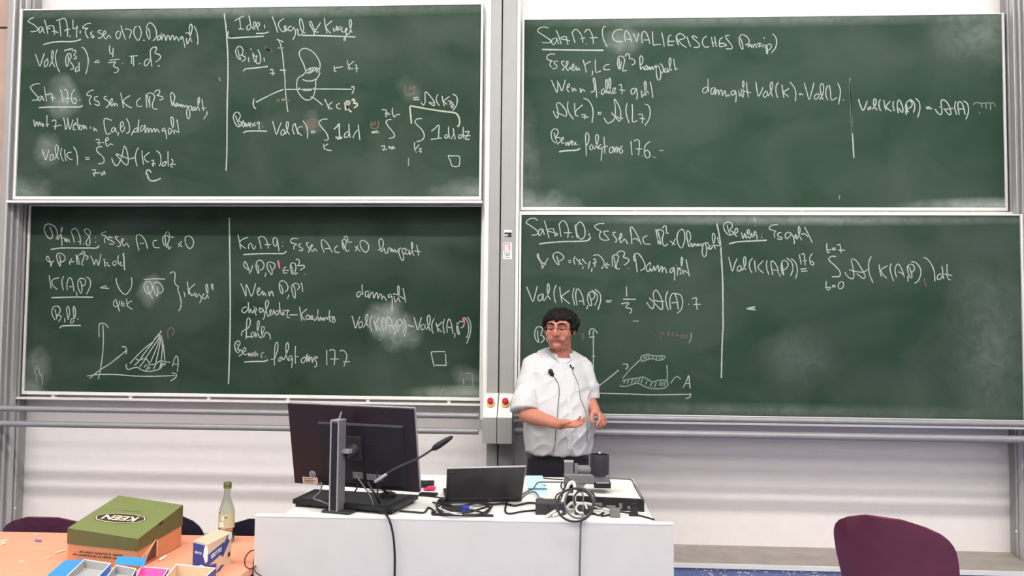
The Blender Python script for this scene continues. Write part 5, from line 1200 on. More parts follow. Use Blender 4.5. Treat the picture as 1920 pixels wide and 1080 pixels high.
W('UL', 'chalk_formula', 660, 150, 6.354, N, 'chalk', '''233 620 312 605/235 630 322 627/470 470 430 475 405 500 430 550 480 610 505 650 500 680 440 697/355 355 395 355 410 370 405 442/390 400 442 395/425 410 457 408/485 330 480 380 495 430 510 440 530 415 572 410
345 790 375 785 390 790 375 842/360 830 417 825/433 795 462 795/433 810 457 810/490 790 470 810 480 825 500 800 510 822/728 215 792 205/733 235 802 232
825 270 850 300 870 260 870 190 870 150 890 148 930 190 980 260 985 300 960 300 910 265 870 250/870 255 920 265 992 276/1025 170 1005 210 1010 260 1042 307/1075 190 1080 240 1100 312/1160 195 1105 240 1095 260 1132 292/1140 255 1170 250 1180 270 1160 292/1185 260 1210 300 1195 330 1180 310 1205 290/1200 170 1240 190 1255 240 1240 310 1200 362
835 462 785 462 750 490 770 530 830 590 860 650 850 700 800 730 770 730/745 740 745 800 755 857/800 770 760 820 755 850 772 862/795 820 825 818 800 852/793 850 832 850/820 820 820 872
945 610 990 575 1035 535 1035 610 1030 697/940 710 1000 700 1072 692/1140 650 1110 660 1110 690 1130 690 1150 660/1150 555 1150 620 1162 697/1205 575 1215 630 1230 707/1215 630 1200 670 1183 702/1310 650 1275 660 1275 695 1305 685 1320 650/1325 560 1325 640 1335 702/1345 620 1395 615 1350 700 1397 706/1338 665 1412 665
1145 905 1170 960 1195 1025 1270 1025 1282 980 1278 910 1200 905 1145 898''')
W('UL', 'chalk_bracket', 660, 150, 6.354, 2.8, 'chalkyel', '708 520 700 430 690 330 700 315 720 312 900 345 1100 375 1220 390 1260 420 1280 470 1280 530 1255 557')
W('UL', 'red_chalk_mark', 660, 150, 6.354, 2.4, 'chalkred', '225 520 225 560 260 580 300 570 318 530 310 490/235 490 240 530 277 530/275 495 275 532/630 70 625 130 650 175 690 185 717 175/690 70 700 120 717 162/700 150 725 100 742 70 760 105')
W('UL', 'chalk_mark', 660, 150, 6.354, 2.2, 'chalkfaint', '675 930 672 1022')
# ---- lower left board
W('LL', 'chalk_heading', 70, 410, 8, N, 'chalk', '''185 120 215 190 230 260 200 302 150 270 110 190 105 130 140 85 200 85 260 120 295 180 300 240 275 302/275 300 310 265 310 240 290 260 290 300 320 300 355 220 375 150 365 130 355 200 365 300 372 412/355 300 400 290 420 345/430 290 440 350 460 310 487 357
505 190 540 280 555 362/510 180 550 150 590 160 630 240 645 310 645 392/610 345 662 340/690 380 708 378/790 175 750 155 710 165 720 210 780 270 790 340 780 400 745 395 735 340 780 270 800 210 790 180/875 280 876 290/875 340 875 357
1040 195 1000 205 965 220 965 240 1040 270 1010 300 1010 350 1020 360/1130 290 1080 275 1050 300 1110 330 1150 360 1130 385 1080 375/1215 275 1175 270 1170 290 1220 340 1250 385 1230 420 1200 410/1250 350 1290 330 1285 300 1265 320 1275 370 1300 410 1340 370 1375 428/1320 300 1323 304
1525 475 1500 380 1485 290 1500 245 1550 245 1600 300 1635 370 1652 450/1540 370 1600 372/1800 325 1750 335 1735 380 1760 430 1837 437''')
W('LL', 'chalk_heading', 200, 430, 6.545, N, 'chalk', '''690 90 690 150 710 205/690 90 730 75 760 90 770 130 750 180 765 240 790 210/715 90 725 160 735 232/715 70 730 40 760 35 780 90 822 97/875 170 925 215/920 145 880 217/1005 80 970 95 965 150 985 205 1020 235 1055 210 1068 160 1050 110 1010 78''')
W('LL', 'chalk_underline', 70, 410, 8, U, 'chalk', '200 465 350 440 600 440 800 440 890 440 925 405')
W('LL', 'chalk_text', 70, 410, 8, N, 'chalk', '''200 720 195 660 140 620 140 580 160 565 180 600 190 640 220 650 250 630/205 715 225 660/330 545 345 620 345 710 325 690 295 600 295 540 330 515 390 540 420 590 400 635 355 650/520 600 490 640 485 680 500 685/500 650 552 645
580 535 590 610 600 690/590 560 620 640 632 692/600 545 620 620 640 690/625 550 650 525 685 530 700 570 680 630 670 680 690 700/660 540 680 490 705 500 715 540 690 560 750 560 760 590 730 615
800 555 830 620 855 690 875 620 900 640 920 700 955 530/1000 600 1010 660 1020 720/1035 610 1038 616/1015 660 1050 660 1060 700 1092 710/1190 640 1150 640 1130 680 1160 700 1195 660/1215 550 1210 620 1225 690/1220 690 1260 660 1250 650 1240 690 1280 705''')
W('LL', 'chalk_text', 70, 410, 8, U, 'chalk', '1290 515 1300 600 1305 700 1313 772')
W('LL', 'chalk_formula', 70, 500, 8, N, 'chalk', '''180 130 190 220 210 325/330 165 250 185 220 220 240 290 302 342/395 145 370 210 375 280 392 352/450 350 445 260 465 190 490 165 520 200 540 290 550 372/480 300 550 300/585 380 595 410 588 437/640 205 665 270 670 370 650 395 615 320 610 230 640 180 690 180 725 215 715 270 670 290/735 160 780 180 800 250 780 330 738 412
945 315 1000 295 1042 290/950 318 1010 322 1077 326/1185 170 1190 240 1240 350 1300 410 1340 410 1400 330 1420 240 1412 160/1605 195 1700 185 1800 183 1917 188
1650 290 1680 390 1730 475/1680 215 1620 240 1600 310 1640 390 1680 410 1720 350 1720 280 1690 220/1795 300 1810 380 1800 445 1760 380 1740 290 1770 235 1830 245 1880 310 1885 360 1850 395 1810 390
1190 515 1200 570 1220 620 1228 667/1190 490 1150 520 1145 580 1180 600 1220 580 1240 510/1280 520 1260 560 1275 590 1310 585/1265 560 1312 556/1340 480 1345 540 1350 602/1420 515 1370 540 1350 580 1380 610 1427 642''')
W('LL', 'chalk_underline', 70, 500, 8, U, 'chalk', '213 465 400 460 600 455 837 458/340 922 360 895 440 885 550 882 652 882')
W('LL', 'chalk_formula', 200, 430, 6.545, N, 'chalk', '''775 545 800 525 835 530 840 580 835 650 860 690 880 700 875 740 900 820 915 900 905 970 880 1002/945 765 950 780/958 780 960 832/990 640 1000 720 1010 802/1085 670 1020 730 1015 760 1040 810 1060 805 1085 770 1075 780 1080 810
1110 790 1090 800 1100 830 1130 800 1130 790 1160 830 1160 870 1140 902/1170 820 1195 800 1185 795 1180 840 1210 850 1240 780 1240 700 1225 675 1220 730 1250 850/1285 670 1290 732/1303 670 1306 747''')
W('LL', 'chalk_heading', 70, 500, 8, N, 'chalk', '''265 640 285 730 290 790/270 800 230 740 220 660 250 600 310 595 345 640 330 700 290 735 340 735 360 760 320 827/385 712 388 716/412 770 412 837/465 800 450 720 440 640 455 600 475 620 485 700 470 770/545 770 510 790 500 840 530 840 560 780 575 700 565 620 545 600 540 660 555 800/610 770 612 800''')
W('LL', 'chalk_drawing', 150, 590, 8.31, N, 'chalk', '''300 345 295 240 305 150 350 133 400 150 442 202/358 160 365 400 350 640 320 850 288 1002/110 955 250 935 400 930 600 935 850 955 1100 960 1300 955 1482 948/1430 905 1500 925 1490 980 1412 1032/145 995 300 870 500 740 720 560/655 503 700 500 725 540 718 615
1155 410 1000 530 870 660 780 760/1140 430 1050 540 940 690/1230 370 1100 560 1000 720 930 815/1250 370 1160 600 1100 740/1260 390 1220 580 1180 760/1275 360 1285 520 1265 720/1280 360 1310 560 1328 790
870 680 920 710 1010 680 1060 720 1090 770 1170 770 1250 720 1300 725 1330 735/725 765 720 810 750 855 830 830 900 820 940 850 1020 880 1120 880 1200 860 1250 840 1290 790 1325 770/920 725 850 790/1080 780 1030 870/1180 775 1145 850/1265 730 1240 845/1290 740 1255 830/1310 760 1280 800/1040 770 1000 820/1095 815 1070 850
1300 725 1340 735 1410 742/1440 810 1470 700 1500 645 1525 680 1530 780 1515 890/1475 770 1530 775''')
W('LL', 'chalk_drawing', 150, 590, 8.31, 2.4, 'chalkyel', '1255 250 1275 350/1250 285 1150 400/1265 280 1230 370/1262 300 1262 390')
W('LL', 'red_chalk_mark', 150, 590, 8.31, 2.4, 'chalkred', '1375 230 1365 300 1380 372/1370 240 1410 200 1460 230 1465 280 1430 320')
W('LL', 'chalk_divider', 0, 0, 1, 2.6, 'chalk', '430 408 430.5 450 431.5 520 431.8 590 430.5 660 428.5 720')
W('LL', 'chalk_heading', 430, 425, 8, N, 'chalk', '''130 120 150 220 170 340/280 160 200 190 155 240 190 290 247 327/290 335 290 280 320 250 345 280 340 290 370 340 395 285/435 165 460 240 480 332/430 175 480 145 530 165 570 240 585 327/530 270 622 268/705 175 670 165 655 210 670 280 705 290 715 240 715 170 735 280 745 370/805 230 806 240/800 290 802 300
1030 180 960 175 920 205 930 240 1010 265 970 290 970 345/1080 255 1040 270 1050 300 1100 330 1090 360 1045 350/1190 240 1155 250 1170 290 1200 330 1195 375 1180 380/1210 330 1245 290 1240 270 1215 300 1230 350 1255 370 1280 330 1317 372
1425 390 1390 300 1380 220 1410 195 1470 250 1510 320 1545 387/1430 330 1520 330/1625 285 1585 320 1580 360 1600 385 1657 382/1690 210 1700 290 1712 342/1690 215 1730 185 1755 220 1740 300 1760 370 1800 350/1700 230 1740 340 1750 370/1720 160 1745 140 1775 170 1780 230 1842 228''')
W('LL', 'chalk_heading', 640, 440, 7.385, N, 'chalk', '''190 165 265 230/230 150 195 232/290 78 262 100 270 170 310 230 350 240 380 190 370 130 320 85 285 80/520 90 540 55 575 80 580 150 545 200 505 212/520 80 530 170 560 235 590 190 610 250 640 250 650 190 680 190 685 240 700 195 720 240 740 205 765 245 800 195 830 185
800 195 800 260 830 340 855 355 865 300 840 210 880 190 890 230 870 270/920 200 890 230 900 270 930 260 940 205 950 280 980 200 990 130 975 105 970 160 985 240 1005 292/1040 140 1060 220 1072 292/1010 225 1102 237''')
W('LL', 'chalk_underline', 430, 425, 8, U, 'chalk', '210 420 350 410 550 403 780 403 830 395 855 362')
W('LL', 'chalk_text', 430, 425, 8, N, 'chalk', '''305 710 300 660 225 600 220 550 240 525 265 570 300 650 320 680 350 580/425 570 440 640 440 705 415 660 400 570 430 510 480 510 520 560 510 620 460 660/545 690 545 720 533 750/605 570 640 650 640 720 610 690 570 620 570 550 610 530 670 550 685 590 660 640 630 650
850 600 810 640 815 690 870 697/820 655 895 657/920 560 945 640 965 717/915 560 920 640 945 717/915 570 950 540 990 560 1000 620 985 680 995 715 1025 690/1000 500 1020 485 1050 510 1045 560 1030 585 1110 580 1125 610 1060 655/1133 712 1140 715
170 850 210 940 250 1045 250 940 255 870 290 940 335 1045 395 850/410 990 450 960 455 920 430 930 420 990 440 1030 480 1000 500 960 510 1030 530 990 550 1042/590 970 600 1040 630 970 650 990 662 1047/770 870 800 950 800 1005 770 980 750 900 760 830 800 812 850 840 880 900 870 950 835 980/890 1020 890 1040 870 1078
960 870 985 950 990 1060 970 1060 940 970 935 890 980 850 1030 860 1050 910 1020 950/1080 840 1095 910 1100 975''')
W('LL', 'pink_chalk_mark', 430, 425, 8, 2.8, 'chalkpink', '730 510 742 560 755 628')
W('LL', 'chalk_text', 640, 440, 7.385, N, 'chalk', '''270 790 225 800 215 840 240 865 280 810/287 690 290 760 295 830/370 780 330 800 340 860 370 840 385 770 380 880 420 800 440 810 450 880 480 810 500 820 510 885 540 820 560 850 560 905/560 905 580 850 600 870 627 912/680 820 650 840 655 870 690 850 690 820 705 900 705 960 702 1060
730 850 745 940/745 940 790 870 800 800 805 740 785 710 780 770 790 860 815 935/855 740 870 820 890 940/715 820 770 830 890 900''')
W('LL', 'chalk_text', 430, 555, 7.45, N, 'chalk', '''240 150 190 170 175 210 210 235 250 200 265 150/265 85 270 160 280 240 300 180 320 240 345 190/330 150 345 148/345 230 380 200 370 160 355 190 375 270/430 160 415 200 440 230 470 190 480 210 495 280 470 330/430 180 470 170/500 240 545 120 545 70 525 60 505 110 520 220 545 285 580 230 585 190 565 210 575 260 605 250 620 190 630 250
690 200 650 220 650 265 685 250 705 190/700 90 705 170 730 265 750 230 750 170/750 170 765 270/770 205 840 200/830 200 810 240 810 295 847 300/840 265 955 262
980 150 995 240 1010 345/1085 180 1010 250 1020 290 1052 340/1080 270 1070 310 1100 330 1125 290 1100 265 1080 280/1130 330 1145 280 1165 280 1150 330 1190 300 1210 280 1180 310 1190 340 1215 320 1240 260/1240 190 1235 260 1245 345/1260 345 1275 290 1290 340 1310 300 1325 345 1345 300 1380 330/1400 200 1395 280 1410 365/1370 300 1440 290/1440 330 1470 300 1450 290 1435 350 1460 370 1480 330 1450 310
170 560 175 510 210 475 270 440 295 370 285 320 260 310 245 350 240 480 235 600/240 570 300 570/340 500 310 520 310 575 340 560 360 500 370 575 400 480 420 380 405 345 390 400 395 510 430 580 460 570 470 510 490 460 480 430 450 440 455 540 480 570 510 510 550 520 570 560 575 605
115 665 130 740 150 790/130 800 95 770 75 700 95 640 140 630 150 670 120 720 115 745 170 760 180 810 130 840/195 790 230 760 225 720 200 735 190 790 220 820 250 810/265 790 275 840 295 800 310 850 330 790 345 830 370 780 355 790 360 845 390 800 400 840/445 860 450 800 485 790 450 810 455 865/500 850 505 857
580 880 630 880 660 800 680 720 675 660 655 650 640 700 630 800 630 970/720 850 690 880 690 910 720 900 730 850 760 890 800 800 830 720 820 660 800 660 790 740 800 850 830 905/870 830 840 850 835 900 870 880 880 830 880 920 870 1005/925 700 920 800 925 945/920 850 970 845/1060 850 1010 880 1010 930 1050 920 1090 810 1080 920 1120 830 1110 920 1150 850 1160 930 1190 850 1235 860 1195 880 1220 930 1215 980 1185 990
1360 755 1360 850 1363 965/1395 765 1430 750 1470 760 1475 850 1465 965/1410 880 1530 880/1540 770 1590 760 1630 800 1640 860 1600 985/1590 920 1680 917''')
W('LL', 'chalk_underline', 430, 555, 7.45, U, 'chalk', '213 922 330 915 480 912 542 893')
W('LL', 'chalk_formula', 640, 560, 6, N, 'chalk', '''120 195 140 260 160 330 185 260 208 202/215 260 195 290 205 330 235 310 235 265 215 258/250 325 285 260 300 200 285 180 272 220 285 280 310 322/350 190 325 240 325 310 345 370/365 250 380 300 400 362/430 210 390 270 385 300 440 352/470 205 455 270 475 362/500 350 505 270 525 205 560 240 590 352/520 300 590 310/605 370 605 405/625 250 640 310 645 370 625 365 612 300 625 250 665 240 685 280 650 310/660 225 700 280 710 330 690 385/700 225 730 290 725 370 705 427
818 210 840 290 860 350 880 290 900 210/930 285 895 310 905 350 940 330 945 290 930 350/955 350 990 290 1000 220 985 185 965 220 975 290 1000 362/1045 220 1020 280 1020 350 1035 392/1065 270 1080 330 1090 375/1135 260 1085 310 1085 330 1125 372/1160 230 1145 300 1158 392/1190 385 1190 290 1210 230 1235 270 1255 390/1200 320 1250 330/1270 385 1280 410 1270 437/1300 270 1315 340 1330 400 1310 390 1300 340 1305 290 1340 255 1375 270 1375 310 1345 330/1385 210 1425 270 1430 370 1410 442/1420 205 1455 280 1450 390 1410 505''')
W('LL', 'chalk_formula', 640, 560, 6, U, 'chalk', '748 300 815 315')
W('LL', 'pink_chalk_mark', 640, 560, 6, 3.6, 'chalkpink', '1370 215 1378 250 1382 288')
W('LL', 'chalk_mark', 640, 560, 6, N, 'chalk', '1010 600 1025 680 1047 765/1012 598 1100 595 1170 597/1172 620 1180 752/1055 748 1180 750')
W('LL', 'chalk_mark', 640, 560, 6, 2, 'chalkfaint', '1395 840 1440 838 1485 855/1475 860 1480 920 1485 992/1405 988 1482 992/1375 890 1375 960/1145 1010 1120 1055/430 460 440 470')
W('LL', 'chalk_mark', 0, 0, 1, 2.0, 'chalkfaint', '65 690 68 700 72 690 76 705/70 685 68 715/78 700 80 722')
# ---- upper right board
W('UR', 'chalk_heading', 1000, 40, 8, N, 'chalk', '''225 100 160 85 90 105 65 150 150 210 240 270 260 300 230 322 130 320/325 250 280 275 280 330 310 350 345 290 345 245 380 342/340 130 380 220 420 342/385 270 440 235 490 230 500 260 515 342/420 270 480 275 550 298/500 340 530 340
580 160 600 240 625 322/590 160 620 125 660 130 710 190 735 250 740 322/705 262 775 248/770 170 800 125 840 130 880 200 895 270 902 337/850 250 962 243/785 335 800 338
1085 78 1050 90 1035 160 1050 260 1105 382/1340 128 1270 125 1210 160 1190 220 1210 275 1270 305 1335 303/1385 310 1370 230 1380 150 1410 150 1450 220 1477 318/1390 262 1470 280/1500 180 1530 250 1550 322/1550 322 1582 175/1635 330 1625 220 1650 155 1690 170 1730 260 1745 340/1660 280 1745 282/1785 150 1790 260 1800 362/1800 362 1850 350 1912 346''')
W('UR', 'chalk_heading', 1220, 40, 8, N, 'chalk', '''165 170 190 280 203 382/310 200 270 230 260 300 262 362/262 362 340 355/265 300 360 300/385 210 400 280 420 362/380 215 390 290 415 360/385 215 430 185 480 200 515 240 480 265 425 285 470 350 538 393/545 230 570 310 598 382/700 250 650 220 620 230 640 260 710 320 735 370 700 390 645 390
840 220 790 260 775 320 800 375 840 390 878 375/910 235 925 310 940 382/960 225 970 310 985 382/915 325 980 315/1080 240 1040 270 1030 330 1040 380 1140 362/1035 335 1090 330 1135 355/1180 212 1130 215 1125 240 1160 290 1215 360 1215 410 1130 412
1345 250 1370 320 1385 400 1370 415 1340 360 1325 280 1340 220 1380 200 1440 230 1475 280 1470 330 1420 350/1425 355 1470 350 1460 390 1490 350 1500 340/1500 340 1510 390 1530 350/1540 400 1555 345 1575 350 1590 400/1590 350 1640 325 1640 350 1620 380 1670 370/1680 340 1690 390/1700 240 1705 262/1710 350 1730 400 1740 480 1755 480 1750 400 1735 360/1740 360 1785 340 1810 370 1790 420 1760 430/1825 190 1870 230 1890 310 1870 400 1812 472''')
W('UR', 'chalk_underline', 1000, 40, 8, 2.8, 'chalk', '130 423 400 428 700 432 1052 434')
W('UR', 'chalk_text', 1000, 40, 8, N, 'chalk', '''325 495 260 490 210 520 205 560 240 585 290 590/290 590 255 620 250 665 275 690/370 600 320 600 315 630 355 670 340 705 285 710/470 600 430 600 425 630 460 680 450 730 425 722/470 690 510 660 520 600 500 610 490 690 520 740 550 690 560 720/560 720 600 690 605 640 585 660 580 720 610 740 640 680/640 670 650 735/660 740 680 700 700 740
745 575 770 660 795 767/860 600 790 640 770 665/885 740 890 770 880 812/930 575 930 660 945 765 1015 742/1140 645 1080 660 1055 700 1070 725 1150 724/1290 560 1290 640 1295 722/1270 560 1262 640 1280 720/1262 570 1290 525 1340 530 1370 580 1360 640 1340 740 1402 733/1320 600 1305 720/1375 530 1400 490 1435 500 1440 550 1420 555 1500 570 1525 610 1510 640 1475 655
1600 540 1610 515 1640 545 1640 610 1615 660/1595 540 1600 640 1610 725 1640 680 1665 730/1690 660 1670 700 1690 730 1715 690 1695 660/1720 730 1735 680 1755 730 1775 680 1795 725 1815 670 1840 700/1850 690 1880 650 1920 650''')
W('UR', 'chalk_text', 1220, 40, 8, N, 'chalk', '''80 650 85 780 100 860 120 880 145 860 150 780 130 690 100 660/100 660 150 640 180 680 190 740 165 785/235 700 210 720 215 765 245 750 250 700 265 765 290 680 305 590 290 550 275 600 285 690 315 742/345 560 355 640 375 735/355 715 415 711''')
W('UR', 'chalk_text', 1020, 140, 6.354, N, 'chalk', '''90 65 120 140 155 210 165 140 160 70/160 75 190 140 215 190 255 60/270 165 300 140 300 110 280 125 275 180 300 205/330 150 345 200 360 165 385 195/430 160 440 215 455 175 490 200
560 210 600 190 600 130 585 60 595 38 610 70 620 170 628 272/650 212 655 215/715 165 685 195 690 235 720 210 735 160 740 225 760 130 750 60 735 80 740 160 770 230/770 230 795 130 790 50 775 50 775 140 800 225 840 190 850 160 820 170 825 225 860 210
890 125 920 120 925 150 930 232/895 180 965 188/1080 160 1040 180 1040 230 1075 220 1095 160 1110 230 1105 297/1160 190 1165 270/1165 270 1210 200 1215 100 1200 80 1195 140 1215 250/1190 210 1215 190 1250 225/1265 85 1285 180 1295 275''')
W('UR', 'chalk_formula', 1020, 140, 6.354, N, 'chalk', '''110 435 135 490 160 515 170 460 150 370 155 340 190 340 250 410 270 460 260 495 220 480 150 450/285 320 280 390 300 460 350 532/365 340 365 410 375 492/460 360 390 420 375 450 385 490 412 493/445 480 485 472 490 492 485 530/450 505 530 505/470 283 520 300 570 370 585 460 572 572
638 452 682 448/638 472 684 468/715 515 745 565 770 578 830 540 850 460 845 350 835 305 850 300 900 390 915 480 905 550 880 540 805 455/850 490 890 515 942 522/990 340 975 410 985 490 1015 577/1050 350 1055 450 1055 560 1112 547/1125 475 1160 470 1175 500 1170 580/1140 520 1205 528/1200 350 1245 370 1265 440 1250 530 1200 607''')
W('UR', 'chalk_text', 1020, 140, 6.354, N, 'chalk', '''120 690 135 750 155 810/140 815 100 780 85 710 105 655 150 650 170 690 145 740/145 745 190 755 200 790 155 830/200 790 230 770 225 745 205 770 215 815 240 815/255 800 265 845 285 800 295 845 315 790/320 830 345 800 330 785 325 820 345 845/360 810 365 840/380 800 375 820 388 840/412 830 415 836
505 690 495 740 500 860 505 970/505 690 530 710 535 780 510 840 495 860/570 830 545 860 555 895 580 880 585 840/600 890 635 820 650 740 630 710 615 750 625 830 645 885/685 830 655 850 655 880 685 875 690 830 690 920 680 1022/715 740 720 850 725 940/700 865 760 850/820 860 780 880 785 930 815 920 830 860 840 930 855 870 870 865 870 930 890 870 900 920/940 850 905 870 935 900 925 935 895 930
1035 790 1040 870 1048 957/1070 795 1100 775 1135 790 1135 870 1125 962/1095 885 1168 885/1265 795 1210 840 1195 910 1215 985 1250 985 1262 940 1230 900 1195 920/1172 968 1178 970/1295 975 1303 980''')
W('UR', 'chalk_underline', 1020, 140, 6.354, 2.8, 'chalk', '178 918 280 905 380 900 432 880')
W('UR', 'chalk_mark', 1020, 140, 6.354, 1.8, 'chalkfaint', '1370 902 1425 906/1310 990 1335 988')
W('UR', 'chalk_formula', 1300, 140, 6.353, N, 'chalk', '''165 145 120 165 110 200 135 220 165 190 175 140/175 50 175 120 182 210/255 150 215 170 210 220 235 230 260 160 260 240 280 190 295 185 305 240 320 190 340 190 345 250 370 200 380 195 390 260 415 240 430 260/490 185 450 205 455 240 485 235 500 190 510 250 505 327
540 190 550 260/550 260 590 180 605 110 595 75 585 110 600 200 590 270 570 220 580 190/635 90 640 180 655 270/560 175 620 200 685 218/745 90 755 170 775 255 800 220 830 150/860 205 835 230 835 260 855 270 885 230 870 195 850 205/890 255 930 190 945 110 930 90 915 130 925 210 945 262/1010 95 985 140 985 210 1005 277
1055 120 1065 200 1078 275/1140 165 1080 205 1085 225 1135 262/1150 88 1200 150 1220 220 1215 315/1255 235 1310 238/1262 222 1290 232/1320 100 1350 200 1380 295 1410 200 1437 95/1480 225 1445 250 1445 285 1470 290 1500 250 1485 225/1505 300 1545 220 1550 130 1525 105 1510 150 1520 230 1545 300/1605 125 1580 180 1580 250 1602 302/1620 125 1635 220 1645 302 1712 275/1720 100 1750 180 1745 270 1728 357/1783 302 1792 306''')
W('UR', 'chalk_divider', 1300, 140, 6.353, 2.2, 'chalkfaint', '1865 40 1868 150 1880 400 1890 560 1898 700')
W('UR', 'chalk_divider', 1590, 150, 6.4, 2.4, 'chalk', '20 0 28 180 38 380 50 600 60 760 70 935')
W('UR', 'chalk_formula', 1590, 150, 6.4, 2.1, 'chalk', '''125 230 150 310 180 365 210 310 230 250/270 320 240 340 250 360 275 335 265 320/290 350 330 300 335 240 315 230 305 270 320 330 352 362/390 235 370 270 375 330 393 372/430 240 440 310 455 362/505 255 460 310 470 340 522 377/545 250 540 310 555 372/605 400 590 320 600 245 630 260 660 350 650 390 610 340/690 370 700 420
700 270 705 330 720 385 700 370 690 310 710 260 750 250 770 290 750 330 720 340/740 230 790 270 800 330 785 390/810 220 855 270 860 360 835 450/935 330 985 322/940 345 1012 343/1045 350 1080 400 1120 412 1125 330 1115 270 1130 238 1180 260 1220 330 1235 400 1210 415 1150 350 1095 320/1130 345 1190 350 1262 338/1290 255 1280 330 1303 417
1335 420 1320 340 1320 270 1360 270 1390 340 1402 415/1330 350 1390 345/1385 250 1435 290 1445 380 1415 470''')
W('UR', 'chalk_mark', 1590, 150, 6.4, 2.0, 'chalkfaint', '1500 300 1520 275 1560 270 1600 290 1605 330/1600 285 1630 275 1655 290 1655 345/1650 280 1690 270 1710 300 1708 360/1705 285 1735 270 1755 285 1770 320/1578 385 1580 405')
W('UR', 'chalk_mark', 0, 0, 1, 1.8, 'chalkfaint', '1574 366 1574 374')
# ---- lower right board
W('LR', 'chalk_heading', 980, 400, 8, N, 'chalk', '''220 105 180 75 110 80 60 120 60 150 140 200 220 265 225 300 200 322 135 325/290 235 245 250 235 310 260 330 295 260 300 235 325 322/325 110 360 230 395 370/350 250 400 235 450 230 470 260 490 340/370 260 430 280 525 310 480 345
545 155 560 250 575 352/550 160 590 115 640 130 680 220 685 290 675 365/620 292 735 290/730 350 760 355/785 165 795 260 820 370/800 190 850 130 900 160 935 250 930 340 890 385 850 370 810 290 800 200/980 260 984 268/997 300 998 335
1225 155 1150 155 1090 180 1080 200 1120 240 1180 272/1180 272 1155 310 1160 370 1190 390/1290 270 1240 265 1215 290 1270 360 1290 395 1240 405 1190 395/1400 290 1365 285 1355 310 1390 360 1410 400 1400 430 1380 425/1430 390 1480 360 1485 310 1465 310 1455 380 1475 440 1520 390 1540 400 1578 460
1637 465 1630 340 1615 230 1635 205 1680 260 1740 370 1775 470/1650 390 1700 380 1775 440/1870 335 1815 360 1805 410 1840 460 1917 462''')
W('LR', 'chalk_heading', 1140, 400, 8, N, 'chalk', '''715 240 735 330 755 465/740 250 770 350 795 472/725 255 770 245 820 260 835 300 815 370 820 440 850 490 900 455/740 380 780 460/820 225 840 190 870 195 875 250 880 295 910 295/930 415 1010 475/1010 385 960 480/1105 240 1060 270 1035 350 1045 440 1085 515 1120 500 1150 400 1150 310 1125 245 1095 238
1180 280 1195 258 1230 300 1240 370 1215 430/1180 280 1185 370 1215 500 1240 450 1265 470 1250 495 1285 490 1280 460/1290 490 1300 450 1330 490 1345 450 1360 490 1385 455 1405 500/1415 480 1430 450 1455 460 1470 480 1480 560 1470 630 1440 650 1415 610 1415 540 1430 460/1455 440 1500 450 1515 500 1490 530/1550 480 1520 500 1520 540 1555 520 1590 440 1605 350 1580 300 1565 340 1575 440 1610 530/1640 360 1660 430 1690 510/1580 470 1640 485 1692 490''')
W('LR', 'chalk_underline', 980, 400, 8, U, 'chalk', '248 460 400 440 600 425 850 420 980 405 1020 350')
W('LR', 'chalk_text', 980, 400, 8, N, 'chalk', '''295 830 280 750 225 660 220 615 235 615 255 690 300 745 357 765/295 830 340 740 380 675/510 640 530 710 545 770 520 760 470 690 455 630 490 590 550 590 610 640 610 680 545 720/680 712 725 705/688 738 727 734/790 645 765 700 785 770/800 680 850 730 895 772/860 690 845 775/910 800 893 832/890 680 930 730 960 760/1010 720 995 770 985 832/1045 820 1035 850 1030 877
1060 635 1120 620 1180 660 1220 730 1215 790 1180 830/1055 690 1090 690 1085 740 1080 805/1050 750 1115 730/1275 740 1245 770 1250 810 1280 817/1255 775 1310 772/1345 640 1345 720 1350 805/1365 650 1385 740 1390 825/1345 640 1390 620 1435 640 1430 700 1405 770 1410 830 1457 832/1410 605 1450 570 1510 570 1530 610 1510 655 1580 680 1590 715 1560 750 1520 778/1580 825 1585 832
1680 630 1700 740 1718 882/1680 720 1665 660 1690 605 1740 610 1800 690 1835 770 1820 830 1765 860''')
W('LR', 'chalk_text', 1140, 400, 8, N, 'chalk', '''640 730 580 790 580 860 620 860 640 750 630 790 655 870 690 790 700 860 740 790 755 790 765 880 800 800 815 810 810 890 835 820 860 830 880 900/980 810 935 840 935 890 970 870 985 810 1000 900 998 1005/1020 775 1025 785/1045 830 1040 935/1040 810 1080 850 1100 910/1080 920 1105 800 1120 700 1105 655 1095 720 1105 820 1135 912/1170 690 1190 790 1220 945/1060 815 1120 850 1210 900''')
W('LR', 'chalk_divider', 0, 0, 1, 2.6, 'chalk', '1344 419 1348 438 1351 460 1353 490 1355 530 1355.5 580 1356 620')
W('LR', 'chalk_divider', 0, 0, 1, 2.6, 'chalk', '1355 618 1353.5 660 1352.5 709')
